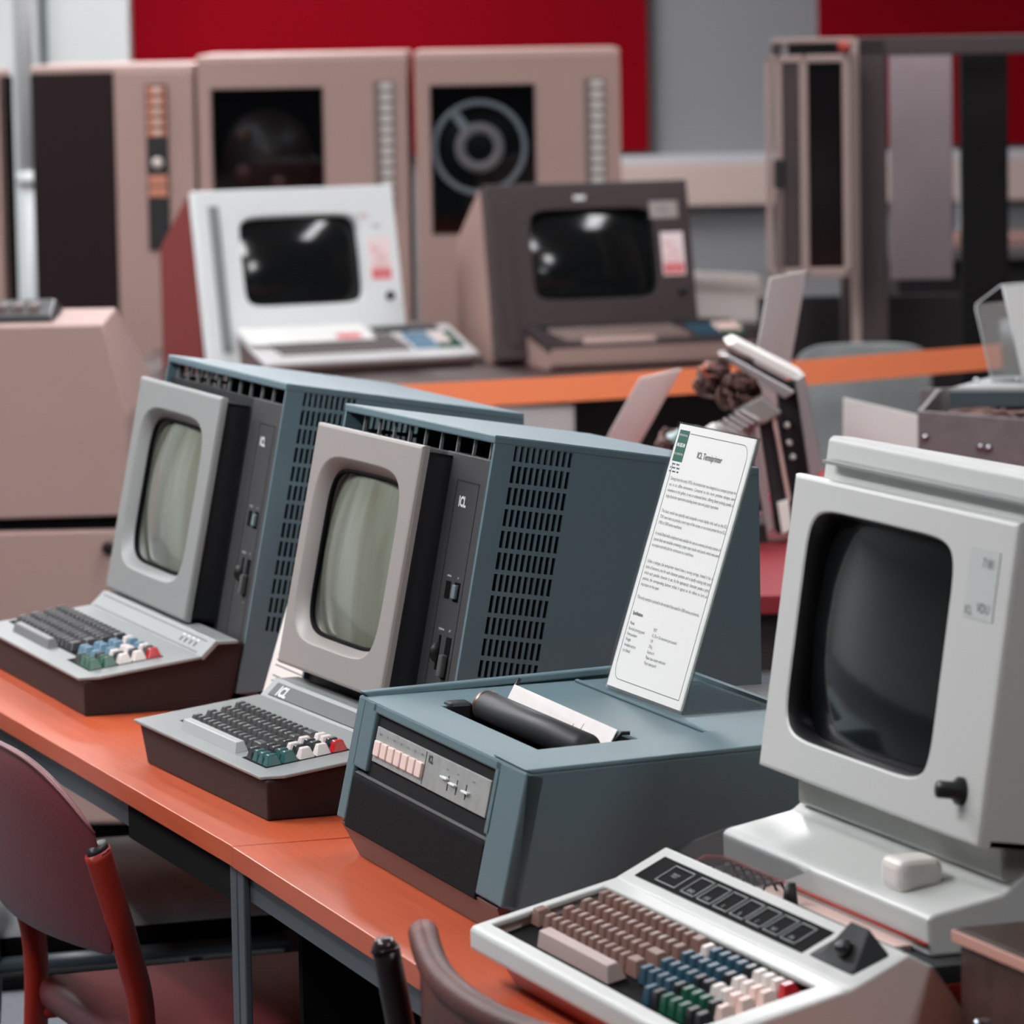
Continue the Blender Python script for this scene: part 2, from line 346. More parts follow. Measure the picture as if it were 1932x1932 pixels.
# ------------------------------------------------------------------ the two slate-blue terminals
def blue_terminal(O, h, W, lab, kb, unit):
    t = thing('computer_terminal', O, h, lab, 'computer terminal', 'slate-blue terminals on the left desk')
    A, B, Cb, Db = (.204, .018), (.282, .416), (.604, .362), (.604, .018)
    # side walls with slots, built as skewed grids
    def wall(u, name, flip):
        ws = [0, .0215]
        for j in range(10): ws += [.0240+.0073*j, .0240+.0073*j+.0044]
        ws += [.101]
        ss = [.018]
        for k in range(12, -1, -1): ss += [.3895-.0241*k, .3895+.0192-.0241*k]
        ss += [.4135]
        def P(wv, sv):
            v = .204+.198*(sv-.018)+wv; z = sv-.16*wv*(0 if sv <= .0181 else 1)
            if sv > .413: z = .416-(v-.282)*.168
            return (u, v, z)
        b = MB()
        b.grid([[P(a, c) for c in ss] for a in ws], blue, hole=lambda i, j: i >= 2 and i % 2 == 0 and i < 21 and j >= 1 and j % 2 == 1 and j < 26)
        top = P(.101, .4135); 
        col = [P(.101, c) for c in ss]
        b.face(col+[(u, Cb[0], Cb[1]), (u, Db[0], Db[1])], blue)
        o = b.build(name, t, recalc=False)
        bm = bmesh.new(); bm.from_mesh(o.data); bmesh.ops.remove_doubles(bm, verts=bm.verts[:], dist=1e-5); bmesh.ops.recalc_face_normals(bm, faces=bm.faces[:])
        f = max(bm.faces, key=lambda q: q.calc_area())
        if (f.normal.x > 0) == flip: bmesh.ops.reverse_faces(bm, faces=bm.faces[:])
        bm.to_mesh(o.data); bm.free()
        md = o.modifiers.new('solid', 'SOLIDIFY'); md.thickness = .006; md.offset = -1
        return o
    wall(0, 'side_panel', False); wall(-W, 'side_panel', True)
    sl = -.168
    b = MB()
    b.prof([(.281, .4165), (.2797, .4065), (.604, .352), (.604, .3625)], -W-.0005, .0005, blue, .002)     # lid
    b.build('case_lid', t)
    T = slope(A, (.282, .416))
    b = MB()
    b.box(-W+.006, -.006, -.001, .012, -.03, -.001, blue, T)                                  # bottom lip
    b.prof([(.6035, .020), (.596, .020), (.596, .35), (.6035, .35)], -W+.006, -.006, blue)
    b.prof([(.22, .019), (.596, .019), (.596, .026), (.22, .026)], -W+.006, -.006, pitch)
    b.build('case_back', t)
    MB().prof([(.30, .03), (.345, .345), (.58, .31), (.58, .03)], -W+.014, -.014, pitch).build('dark_slot_backing', t)  # black inner box added so the vent slots look dark
    MB().box(-W+.05, -.04, .22, .56, 0, .0185, pitch).build('foot', t)
    # fascia
    b = MB()
    b.box(-W+.007, -.007, .008, .376, -.020, -.007, dark, T, .001)
    b.box(-.150, -.007, .002, .377, -.024, -.004, char, T, .0015)
    b.build('fascia', t)
    b = MB()
    for k in range(int((W-.03)/.0525)+1): MB().box(-.032-.0525*k-.0016, -.032-.0525*k+.0016, .372, .402, -.0125, -.009, mat('comb_grey', (120, 122, 122), .4), T).build('vent_bar', t)
    b = MB(); lineg = mat('panel_joint', (30, 30, 32), .6)
    for (a, c, e, g) in ((-.104, -.1028, .0, .347), (-.0355, -.0345, .0, .347), (-.104, -.0345, .346, .3475)): b.box(a, c, e, g, -.0045, -.0035, lineg, T)
    b.text('ICL', .0165, ink, T, -.077, .318, -.0032, sx=.95, bold=.0006)
    for (u, tt, w_, h_) in ((-.080, .222, .014, .02), (-.052, .222, .016, .022)): b.box(u-w_/2, u+w_/2, tt-h_/2, tt+h_/2, -.0045, -.0032, pitch, T)
    b.text('volume', .0045, ink, T, -.080, .237, -.0031); b.text('on', .0045, ink, T, -.052, .237, -.0031)
    b.text('brightness', .0042, ink, T, -.078, .176, -.0031); b.text('off', .0045, ink, T, -.052, .176, -.0031); b.text('on', .004, ink, T, -.048, .113, -.0031)
    b.box(-.082, -.076, .130, .170, -.0045, -.0032, pitch, T); b.box(-.059, -.044, .122, .170, -.0045, -.0032, pitch, T)
    b.build('control_panel', t, label='charcoal strip with switches and white lettering')
    MB().lathe([(.001, -.0028), (.013, -.0028), (.013, .0008), (.001, .0008)], black, lambda x, y, z: T(-.079+z, .150+x, -.007+y), 18).build('thumb_wheel', t)
    MB().box(-.0575, -.0455, .124, .150, -.004, .004, mat('switch_grey', (80, 82, 82), .3), T, .002).build('rocker_switch', t)
    MB().box(-.058, -.047, .214, .230, -.004, .001, mat('switch_glint', (110, 128, 130), .25), T, .0015).build('rocker_switch', t)
    # hood and bezel
    if unit == 1:
        bu0, bu1 = -.582, -.166; Tb = slope((.18, .093), (.24, .388)); L = .301; hc, hh = (-.380, .152), (.164, .112); cv, h2 = (-.374, .152), (.148, .100)
    else:
        bu0, bu1 = -.487, -.124; Tb = slope((.18, .107), (.24, .396)); L = .296; hc, hh = (-.312, .148), (.146, .112); cv, h2 = (-.308, .147), (.131, .100)
    dk = mat('hood_side', (30, 32, 35), .45)
    b = MB(); h0, h1 = bu0+.006, bu1-.006
    b.box(h0, h0+.004, .004, L-.006, -.06, -.0101, dk, Tb); b.box(h1-.004, h1, .004, L-.006, -.06, -.0101, dk, Tb)
    b.box(h0, h1, .004, .008, -.06, -.0101, dk, Tb); b.box(h0, h1, L-.010, L-.006, -.06, -.0101, dk, Tb); b.box(h0, h1, .004, L-.006, -.062, -.058, dk, Tb)
    b.build('tube_hood', t)
    bz = mat('bezel_tint_%d' % unit, (146, 148, 146) if unit == 1 else (152, 146, 141), .45, bump=.2, bscale=700)
    bz_o, sc_o = bezel(t, Tb, bu0, bu1, 0, L, hc, hh, .015, h2, .010, bz, crt, expo=5.2, bulge=.024, hc2=cv)
    b = MB(); kedge = [(a) for a in range(64)]
    ring = []
    for a in range(72):
        c, s_ = math.cos(2*math.pi*a/72), math.sin(2*math.pi*a/72)
        ring.append(Tb(cv[0]+(h2[0]+.0006)*math.copysign(abs(c)**(2/5.7), c), cv[1]+(h2[1]+.0006)*math.copysign(abs(s_)**(2/5.7), s_), -.0155))
    b.tube(ring, .0034, pitch, 8, closed=True).build('tube_gasket', t)
    # keyboard
    uL = -W+.0 if unit == 1 else -.49
    kw = -uL
    k = MB(); ub = uL+.012
    pr = [(.004, 0), (.002, .046), (.154, .066), (.177, .085), (.216, .085), (.2035, .018), (.19, 0)]
    k.poly([(ub+.022 if z < .02 else ub, v+(.0 if z > .02 else .0), z) for v, z in pr], [((-.006 if z < .02 else 0), v, z) for v, z in pr], umber, .0025)
    base = k.build('keyboard_base', t, label='dark brown keyboard base')
    Tk = slope((0, .05), (.154, .07)); Tr = slope((.154, .069), (.176, .09))
    ch = .016
    k = MB()
    k.poly([Tk(a, c, -.0035) for a, c in ((uL+.004, -.003), (.0-ch*.6, -.003), (.010, .02), (.010, .155), (uL+.012, .155))],
           [Tk(a, c, .0005) for a, c in ((uL+.004, -.003), (.0-ch*.6, -.003), (.010, .02), (.010, .155), (uL+.012, .155))], greyp, .0012)
    k.box(uL+.012, .010, 0, .0305, -.006, 0, greyp, Tr, .0012)
    k.box(uL+.012, .010, .177, .205, .084, .0885, greyp, bev=.001)
    plate = k.build('key_plate', t)
    if unit == 1:
        b = MB()
        b.box(uL+.03, -.018, .0235, .0243, 0, .0006, lineg, Tr); b.box(uL+.03, -.018, .004, .0048, 0, .0006, lineg, Tr)
        for q in range(4):
            u = -.118+.0225*q
            b.box(u, u+.0022, .010, .017, 0, .0008, inkd, Tr); b.box(u-.004, u+.007, .0188, .0212, 0, .0008, ink, Tr)
        b.build('indicator_strip', t)
        KU = -.585; cu = 5
    else:
        b = MB()
        b.box(uL+.035, -.006, .005, .0245, -.001, .0012, mat('riser_inlay', (60, 63, 64), .5), Tr, .0008)
        b.text('ICL', .020, ink, Tr, uL+.075, .0075, .0016, sx=1.2, bold=.0006)
        b.build('name_strip', t, label='dark strip with white lettering')
        MB().lathe([(.0015, .0), (.008, .002), (.0095, .006), (.007, .010), (.001, .0115)], keyw, lambda x, y, z: Tr(-.112+x, .013+y, z), 18).build('white_knob', t)
        KU = -.425
    if unit == 2:
        T_ = Tk; rowt = (.107, .0868, .0666, .0464); rowu = (-.413, -.405, -.400, -.394); ue = -.131
        well = (-.415, -.040); n0 = .0006
        MB().poly([Tk(a, c, .0002) for a, c in ((-.417, .034), (-.131, .034), (-.131, .017), (-.046, .017), (-.046, .118), (-.417, .118))],
                  [Tk(a, c, .0010) for a, c in ((-.417, .034), (-.131, .034), (-.131, .017), (-.046, .017), (-.046, .118), (-.417, .118))], pitch).build('key_well', t)
        main_block(plate, Tk, rowt, rowu, ue, keyd)
        put_key(plate, Tk, -.263, .0265, key_mesh(bar, .205, .0172, .0125, None, .55), name='space_bar')
        G = [[keyt, keyt, keyt, keyk], [keyt, keyt, keyk, keyk], [keyw, keyk, keyw, keyk], [keyw, keyk, keyk, keyw], [keyr, keyk, keyw, keyw]]
        for r in range(5):
            for c in range(4): put_key(plate, Tk, -.0585-.0192*c, .0285+.0198*r, key_mesh(G[r][c], .0176, .0182, .0125, None if G[r][c] in (keyt, keyw, keyr) else '%d' % ((r*3+c) % 10)))
    else:
        rowt = (.110, .0898, .0696, .0494); rowu = (-.560, -.551, -.546, -.540); ue = -.215
        pp = ((-.563, .036), (-.215, .036), (-.160, .036), (-.160, .020), (-.042, .020), (-.042, .120), (-.563, .120))
        MB().poly([Tk(a, c, .0002) for a, c in pp], [Tk(a, c, .0010) for a, c in pp], pitch).build('key_well', t)
        main_block(plate, Tk, rowt, rowu, ue, keydb, pitch=.0225, txt=True)
        put_key(plate, Tk, -.372, .0285, key_mesh(bar2, .20, .0172, .0125, None, .55), name='space_bar')
        G = [[keyg, keyg, keyg, keyk, keyb, keyb], [keyg, keyg, keyk, keyb, keyb, keyb], [keyw, keyk, keyw, keyb, keyb, keyb], [keyw, keyk, keyw, keyw, keyb, keyb], [keyr, keyk, keyw, keyb, keyb, keyw]]
        for r in range(5):
            for c in range(6):
                if r == 0 and c > 3: continue
                put_key(plate, Tk, -.055-.0215*c-(.018 if c > 3 else 0), .0305+.0198*r, key_mesh(G[r][c], .0198, .0182, .0125))
    return t
blue_terminal((-.97423, .08477, .72), R(-.347), .585, 'slate-blue terminal with light blue keys, farther of the two on the left desk', 0, 1)
blue_terminal((-.12682, .07531, .72), R(1.97), .502, 'slate-blue terminal with teal keys and marked strip, next to the printer', 0, 2)

# ------------------------------------------------------------------ printer
def printer():
    t = thing('printer', (.10957, .10616, .72), R(-1.2515), 'slate-blue desktop printer with black platen and row of light buttons', 'printer')
    T = slope((-.015, .04), (.0135, .168)); x0, x1 = -.026, .532
    b = MB()
    # lid with the platen well cut through it
    us = [x0+.002, .092, .421, x1-.002]; vs = [.0135, .068, .176, .249, .3775]
    zt = lambda v: .168+.004*(v-.0135)/.364
    b.grid([[(u, v, zt(v)) for v in vs] for u in us], bluep, hole=lambda i, j: i == 1 and j == 1)
    o = b.build('top_cover', t, recalc=False)
    for p in o.data.polygons: p.flip() if p.normal.z < 0 else None
    md = o.modifiers.new('s', 'SOLIDIFY'); md.thickness = .005; md.offset = -1
    bv = o.modifiers.new('b', 'BEVEL'); bv.width = .0015; bv.segments = 2
    b = MB()
    b.box(.0, .404, .2465, .2515, 0, .003, bluep, lambda u, v, n: (u, v, zt(v)+n), .0012)
    b.poly([(x0, .02, .166), (-.008, .02, .166), (-.008, .375, .177), (x0, .375, .177)], [(x0+.001, .012, .173), (-.010, .012, .173), (-.010, .37, .1845), (x0+.001, .37, .1845)], bluep, .0018)
    b.poly([(.425, .02, .166), (x1, .02, .166), (x1, .375, .177), (.425, .375, .177)], [(.427, .014, .1705), (x1-.001, .012, .1705), (x1-.001, .37, .1825), (.427, .37, .1825)], bluep, .0018)
    b.build('cover_rim', t)
    # side walls
    for u0, u1, nm in ((x0, x0+.012, 'side_panel'), (x1-.012, x1, 'side_panel')):
        MB().prof([(-.015, .04), (.0135, .166), (.3775, .1775), (.3775, .075), (.135, .060), (.0, .034)], u0, u1, bluep, .0015).build(nm, t)
        MB().prof([(-.002, .030), (.0, .034), (.135, .060), (.3775, .075), (.3775, 0), (.02, 0)], u0+.02 if u0 < 0 else u0-.022, u1+.004 if u0 < 0 else u1-.010, umber if u0 < 0 else mat('skirt_dark', (58, 48, 47), .45), .001).build('skirt', t)
    MB().prof([(.3775, .01), (.3775, .176), (.371, .176), (.371, .01)], x0+.012, x1-.012, bluep).build('back_panel', t)
    # front
    b = MB()
    b.box(x0, .0015, .0, .131, -.02, 0, bluep, T, .002); b.box(-.005, .042, .058, .131, -.02, 0, bluep, T, .002); b.box(.452, x1, 0, .131, -.02, 0, bluep, T, .002); b.box(.443, .46, .058, .131, -.02, 0, bluep, T, .0015); b.box(.03, .46, .1205, .131, -.02, 0, bluep, T, .002)
    b.build('front_frame', t)
    MB().box(.040, .447, .045, .122, -.03, -.0045, mat('recess_black', (16, 17, 19), .7, spec=.2), T).build('panel_recess', t)
    Tf = T; T = lambda u, t_, n=0: Tf(u, t_, n+.0048)
    pl = MB().box(.052, .434, .0715, .1085, -.0088, -.0065, silver, T, .0006)
    pl.text('ICL', .0105, inkd, T, .243, .0975, -.0062, sx=1.0, bold=.0005)
    for q in range(7): pl.text(('READY', 'ON', 'FORM', 'LINE', 'LOCAL', 'FEED', 'PAPER')[q], .0034, inkd, T, .068+.0243*q, .1005, -.0062)
    for u, s_ in ((.300, 'copy'), (.335, 'print'), (.385, 'position')): pl.text(s_, .0036, inkd, T, u, .0985, -.0062)
    for u in (.308, .336, .366): pl.box(u-.0006, u+.0006, .079, .094, -.0066, -.0058, inkd, T)
    pl.box(.226, .2265, .073, .107, -.0066, -.0060, inkd, T)
    pl.build('control_panel', t, label='silver control panel with dark lettering')
    for q in range(7): MB().box(.0595+.0243*q, .0785+.0243*q, .0785, .0945, -.008, -.0030, cream, T, .0012).build('push_button', t)
    for u, tt in ((.302, .0905), (.330, .0880), (.372, .0865)): MB().box(u-.013, u+.008, tt-.0011, tt+.0011, -.0066, -.0025, ink, T, .0006).build('slider_lever', t)
    T = Tf
    b = MB()
    pts = [(T(0, .061, -.024)[1:]), T(0, .0605, -.018)[1:], T(0, .0505, -.001)[1:], T(0, .047, .0)[1:], T(0, -.006, -.001)[1:], T(0, -.01, -.02)[1:]]
    MB().poly([T(.004, .0600, -.0165), T(.450, .0600, -.0165), T(.450, .0515, -.0015), T(.004, .0515, -.0015)], [T(.004, .0608, -.0160), T(.450, .0608, -.0160), T(.450, .0523, -.001), T(.004, .0523, -.001)], mat('ledge_lit_grey', (74, 76, 78), .45, bump=.8, bscale=500)).build('ledge', t)  # ledge paler than the door: the light it catches is put into its colour
    b.prof(pts, .003, .4505, mat('ribbed_black', (14, 15, 17), .8, spec=.12, bump=.6, bscale=500), .0015).build('lower_door', t)
    MB().poly([(.002, .002, 0), (.500, .002, 0), (.500, .36, 0), (.002, .36, 0)], [(-.018, -.013, .036), (.515, -.013, .036), (.515, .36, .036), (-.018, .36, .036)], mat('brown_plinth', (98, 78, 73), .5), .001).build('plinth', t)
    # well, platen and paper
    b = MB()
    b.box(.088, .425, .066, .180, .085, .090, pitch); b.box(.088, .0905, .066, .18, .09, .164, pitch); b.box(.4225, .425, .066, .18, .09, .164, pitch)
    b.box(.088, .425, .064, .067, .09, .164, pitch); b.box(.088, .425, .177, .180, .09, .166, pitch)
    b.build('platen_well', t)
    Y = lambda x, y, z: (.104+z, .116+x, .1655+y)
    MB().lathe([(.003, -.003), (.0155, -.002), (.0165, 0), (.0165, .305), (.003, .307)], mat('platen_rubber', (38, 39, 41), .5), Y, 32).build('platen', t)
    MB().lathe([(.004, -.006), (.0172, -.006), (.0172, -.0005), (.004, -.0005)], mat('brass_ring', (150, 120, 110), .3, metal=.8), Y, 28).build('platen_collar', t)
    b = MB(); rr = mat('scored_paper', (230, 224, 220), .6, var=.06, vscale=40)
    b.poly([(.092, .138, .168), (.414, .138, .168), (.412, .148, .183), (.092, .148, .186)], [(.092, .1392, .168), (.414, .1392, .168), (.412, .1492, .183), (.092, .1492, .186)], rr, .0003)
    for u in (.300, .325): b.poly([(u, .1370, .168), (u+.0014, .1370, .168), (u+.0014, .1445, .1785), (u, .1445, .1785)], [(u, .1376, .168), (u+.0014, .1376, .168), (u+.0014, .1451, .1785), (u, .1451, .1785)], inkd)
    b.build('paper_bail', t)
    MB().tube([(.092, .142, .170), (.090, .148, .180), (.091, .155, .192)], .0022, black, 8).tube([(.410, .140, .166), (.414, .152, .180), (.416, .160, .180)], .0022, black, 8).build('bail_arm', t)
    MB().box(.075, .1, .074, .1, .150, .172, black, bev=.004).build('ribbon_post', t)
    MB().box(.02, x1-.02, .379, .52, 0, .158, mat('leathergrain_black', (40, 42, 45), .42, bump=.9, bscale=420), bev=.004).build('rear_cover', t)
    MB().box(.02, x1-.02, .376, .384, .155, .168, bluep, bev=.001).build('rear_lip', t)
    # sign standing on the lid
    sg = thing('sign_holder', (0, 0, 0), 0, 'clear acrylic holder with printed museum sheet, standing on the printer', 'sign holder')
    s0 = Matrix.Rotation(R(-1.2515), 4, 'Z'); s0.translation = Vector((.10957, .10616, .72)); sg.matrix_world = s0 @ Matrix.Translation((.067, .258, .1725)) @ Matrix.Rotation(R(1.2), 4, 'Z')
    Ts = slope((0, .001), (.088, .274)); Wd, Hh = .219, .292
    MB().box(0, Wd, 0, .003, .0, .0026, clear, Ts).box(0, .003, .003, Hh, .0, .0026, clear, Ts).box(Wd-.003, Wd, .003, Hh, .0, .0026, clear, Ts).box(0, Wd, 0, Hh, -.0022, -.0006, clear, Ts).box(0, Wd, .001, .105, 0, .0022, clear, bev=.0006).build('acrylic_stand', sg)
    b = MB().box(.004, Wd-.004, .003, Hh-.002, -.0004, .0006, paper, Ts)
    tx = mat('print_grey', (112, 114, 116), .7); N = .0009
    lw = .0007; a0, a1, c0, c1, rad = .014, Wd-.015, .012, Hh-.010, .017
    b.box(a0, a0+lw, c0+rad, c1-.034, N-.0002, N, tx, Ts); b.box(a1-lw, a1, c0, c1-rad, N-.0002, N, tx, Ts)
    b.box(a0+rad, a1, c0, c0+lw, N-.0002, N, tx, Ts); b.box(a0+.026, a1-rad, c1-lw, c1, N-.0002, N, tx, Ts)
    for (cx, cy, s0_) in ((a0+rad, c0+rad, 180), (a1-rad, c1-rad, 0)):
        P = [[Ts(cx+(rad-q*lw)*math.cos(R(s0_+k*9)), cy+(rad-q*lw)*math.sin(R(s0_+k*9)), N) for q in (0, 1)] for k in range(11)]
        b.grid(P, tx)
    b.box(.010, .037, Hh-.042, Hh-.008, N-.0002, N, mat('logo_green', (24, 92, 74), .6), Ts)
    b.text('THE NATIONAL', .0033, ink, Ts, .0235, Hh-.0145, N+.0002); b.text('MUSEUM', .0056, ink, Ts, .0235, Hh-.026, N+.0002, bold=.0002); b.text('OF COMPUTING', .0033, ink, Ts, .0235, Hh-.035, N+.0002)
    for r in range(3):
        for c in range(9):
            if (r*5+c*3) % 4: b.box(.010+c*.003, .0117+c*.003, Hh-.046-r*.004, Hh-.0443-r*.004, N-.0002, N, inkd, Ts)
    b.text('ICL Termiprinter', .0098, tx, Ts, .108, Hh-.034, N+.0002, bold=.00015)
    paras = [(Hh-.062, "Dating from the early 1970s, the termiprinter was designed as a compact printer for use in an office environment. Compared to the more primitive teletype seen elsewhere in this gallery, it was an advanced device, offering faster printing speeds, a large character repertoire including lower case and quieter operation."),
             (Hh-.0975, "The basic model was typically used alongside a visual display unit, such as the ICL 7181 seen here, to provide a hard copy of the screen, or as a local printer for an ICL 1900 or 2900 series mainframe."),
             (Hh-.122, "A model fitted with a keyboard was available for use as a remote job entry station. A special desk was available containing a paper tape reader and punch, which was used to prepare and edit jobs for submission to a mainframe."),
             (Hh-.1525, "Unlike a teletype, the termiprinter doesn't have a moving carriage. Instead it has a bank of hammers, one for each character position, and a rapidly rotating belt onto which each possible character is set. As the appropriate character passes a print position, the corresponding hammer strikes it against an ink ribbon to form an impression on the paper."),
             (Hh-.192, "This early example is painted in the standard blue used for 1900 series peripherals.")]
    for y, s_ in paras: b.text(s_, .0052, tx, Ts, .021, y-.0, N+.0002, align='LEFT', width=.182, spacing=1.22, justify=True)
    b.text('Specifications', .0052, tx, Ts, .021, Hh-.2095, N+.0002, align='LEFT', bold=.0002)
    b.text('Model\nNominal printing speed\nPrint positions\nWeight\nAvailable options\n(not fitted)', .0049, tx, Ts, .021, Hh-.2205, N+.0002, align='LEFT', spacing=1.2)
    b.text('7077\n10, 20 or 30 characters per second\n118\n29kg\nKeyboard\nPaper tape reader with desk\nPaper tape punch', .0049, tx, Ts, .088, Hh-.2205, N+.0002, align='LEFT', spacing=1.2)
    b.build('printed_sheet', sg)
printer()

# printed sheet standing between the two blue terminals
def middle_sheet():
    t = thing('sign_holder', (-0.880, 0.289, .72), 0, 'white printed sheet standing between the two blue terminals, mostly hidden by the nearer bezel', 'sign holder')
    Ts = slope((0, .001), (.088, .274)); tx = MATS['print_grey']
    b = MB().box(0, .21, 0, .29, 0, .002, paper, Ts)
    for k in range(34):
        if k % 7 == 6: continue
        b.box(.02, .19-(.05 if k % 7 == 5 else 0), .022+.0068*k, .0238+.0068*k, .002, .0022, tx, Ts)
    b.build('printed_sheet', t)
    MB().box(0, .21, .0, .09, 0, .002, clear).build('acrylic_foot', t)
middle_sheet()

# ------------------------------------------------------------------ white foreground terminal
def white_terminal():
    t = thing('computer_terminal', (.803, .022, .72), 0, 'large white terminal in the right foreground with brown keys and orange-red base', 'computer terminal')
    Tk = slope((-.015, .052), (.125, .085)); Tr = slope((.125, .085), (.176, .110))
    redb = mat('orange_red_base', (168, 48, 22), .45)
    MB().poly([(.012, .012, 0), (.49, .012, 0), (.49, .62, 0), (.012, .62, 0)], [(-.018, -.006, .040), (.515, -.006, .040), (.515, .64, .04), (-.018, .64, .04)], redb, .003).build('base', t, label='orange-red tapered base')
    MB().prof([(.17, .03), (.17, .078), (.60, .078), (.60, .03)], -.015, .49, redb, .002).build('body', t, label='orange-red body under the mechanism')
    ua, ub = -.031, .508
    b = MB()
    lip = [(-.018, .030), (-.0185, .048), (-.013, .0535), (.125, .0865), (.172, .111), (.180, .1105), (.182, .104), (.19, .06), (.172, .04), (.0, .034)]
    # frame around the sunken key well
    k0, k1, q0, q1 = -.016, .474, .013, .128
    us = [ua, k0, k1, ub]; ts = [0, q0, q1, .1438]
    b.grid([[Tk(u, tt, .0012) for tt in ts] for u in us], ivory, hole=lambda i, j: i == 1 and j == 1)
    o = b.build('keyboard_surround', t, recalc=False)
    for p in o.data.polygons: p.flip() if p.normal.z < 0 else None
    solid(o, .006); bv = o.modifiers.new('b', 'BEVEL'); bv.width = .002; bv.segments = 3
    b = MB()
    b.prof([(-.0165, .030), (-.0185, .034), (-.0185, .049), (-.0155, .0530), (-.010, .0535), (-.008, .030)], ua, ub, ivory, .0015)
    b.poly([(ua, .125, .079), (ub, .125, .079), (ub, .180, .10), (ua, .180, .10)], [(ua, .1245, .0862), (ub, .1245, .0862), (ub, .1765, .1115), (ua, .1765, .1115)], ivory, .0022)
    b.prof([(-.0165, .030), (-.013, .0525), (.125, .086), (.1765, .1105), (.183, .106), (.183, .06), (.17, .03)], ua, ua+.006, ivory, .0015)
    b.prof([(-.018, .030), (-.013, .0525), (.125, .086), (.1765, .1105), (.200, .098), (.26, .01), (.25, 0), (.0, 0)], ub-.006, ub+.004, ivory, .0025)
    b.build('keyboard_shell', t)
    MB().box(k0-.003, k1+.003, q0-.003, q1+.003, -.016, -.012, pitch, Tk).build('key_well', t)
    main_block(o, Tk, (.1165, .0965, .0765, .0565), (.003, .0085, .013, .018), .258, keyn, n=-.0105, txt=True, h=.0145)
    put_key(o, Tk, -.004, .058, key_mesh(keyn, .024, .018, .0145), -.0105)
    put_key(o, Tk, .154, .0350, key_mesh(bar3, .180, .0185, .0155, None, .55), -.0105, 'space_bar')
    cols = {}
    for r in range(5):
        for c in range(10):
            m = None
            if c < 4: m = keyp if not (r == 0 and c < 1) else keyp
            if r == 4 and c == 0: m = keyw
            if c == 4: m = keyp if r > 2 else keyk
            if c in (5, 6, 7): m = keyg if r < 2 else (keyk if c == 5 else keyw)
            if c == 8: m = keyk if r < 2 else (cream if r < 4 else keyw)
            if c == 9: m = keyr if r == 4 else (keyk if r == 0 else cream)
            if r == 0 and c < 3: continue
            put_key(o, Tk, .275+.0194*c, .0345+.0195*r, key_mesh(m, .0180, .0178, .0145, None), -.0105)
    b = MB()
    b.box(-.006, .385, .012, .046, .0008, .0020, pitch, Tr)
    gl = mat('button_outline', (150, 154, 152), .4)
    def fr(u0, u1, t0, t1):
        for a in ((u0, u1, t0, t0+.0009), (u0, u1, t1-.0009, t1), (u0, u0+.0012, t0, t1), (u1-.0012, u1, t0, t1)): b.box(*a, .0018, .0030, gl, Tr)
    fr(.035, .083, .0165, .041); b.text('TEST', .007, gl, Tr, .058, .027, .0032)
    for q in range(7):
        fr(.098+.0385*q, .130+.0385*q, .0165, .041); b.text(('SEND', 'LINE', 'E', 'B', 'C', 'PRT', 'ON')[q], .0058, gl, Tr, .114+.0385*q, .0195, .0032)
    b.build('lamp_strip', t, label='black strip with outlined lamp windows')
    b = MB()
    b.poly([Tr(.392, .012, .0008), Tr(.490, .012, .0008), Tr(.496, .048, .0008), Tr(.398, .048, .0008)], [Tr(.420, .018, .004), Tr(.486, .016, .004), Tr(.476, .048, .024), Tr(.440, .048, .024)], mat('lock_grey', (30, 32, 34), .5, spec=.3), .002)
    b.build('lock_housing', t)
    MB().lathe([(.001, 0), (.009, 0), (.009, .010), (.005, .012), (.001, .012)], black, lambda x, y, z: Tr(.458+x, .026+y*.8, .008+z), 18).build('key_switch', t)
    # mechanism behind the keyboard
    b = MB()
    b.box(-.012, .49, .184, .60, .0785, .093, mat('mechanism_dark', (40, 44, 45), .5)).box(.20, .48, .186, .203, .093, .099, mat('dark_slider', (46, 54, 52), .4), bev=.001)
    b.box(.12, .42, .204, .222, .092, .098, cream, bev=.001)
    b.build('card_slot', t)
    b = MB()
    for q in range(6): b.tube([(.05+.024*q, .186, .092), (.05+.024*q, .192, .108), (.053+.024*q, .206, .110), (.054+.024*q, .214, .094)], .0014, mat('comb_wire', (40, 40, 42), .35, metal=.6), 6)
    b.build('wire_comb', t)
    MB().tube([(-.004, .188, .095), (-.006, .205, .104), (.01, .219, .1045), (.455, .219, .1045)], .0018, mat('red_trim', (176, 44, 34), .4), 8).build('red_trim', t)
    MB().tube([(.218, .196, .092), (.218, .196, .118)], [.008, .005], black, 12).box(.20, .27, .19, .2, .092, .098, black, bev=.002).build('stop_post', t)
    MB().prof([(.222, .0935), (.2205, .126), (.226, .130), (.29, .142), (.312, .158), (.325, .186), (.54, .186), (.54, .0935)], -.002, .455, ivory, .003).build('pedestal', t)
    MB().box(.33, .372, .232, .275, .131, .160, mat('white_block', (238, 230, 224), .4), bev=.008, seg=3).build('white_cap', t)
    MB().poly([(-.02, .177, .111), (.20, .177, .111), (.21, .235, .130), (-.01, .235, .130)], [(-.02, .1775, .1125), (.20, .1775, .1125), (.21, .2355, .1315), (-.01, .2355, .1315)], clear, 0).build('clear_cover', t)
    MB().box(.01, .45, .292, .34, .150, .192, mat('neck_grey', (176, 178, 175), .4), bev=.004).build('neck', t)
    # monitor
    Tm = slope((.257, .187), (.298, .458)); L = .2741
    m, sc = bezel(t, Tm, 0, .474, 0, L, (.203, .141), (.158, .105), .013, (.154, .101), .012, ivory, crtd, expo=8, bulge=.026, dark=black, hc2=(.203, .141))
    b = MB()
    b.prof([Tm(0, .001, -.060)[1:], Tm(0, L-.001, -.060)[1:], (.62, .452), (.60, .20)], .0008, .4732, ivory, .003)
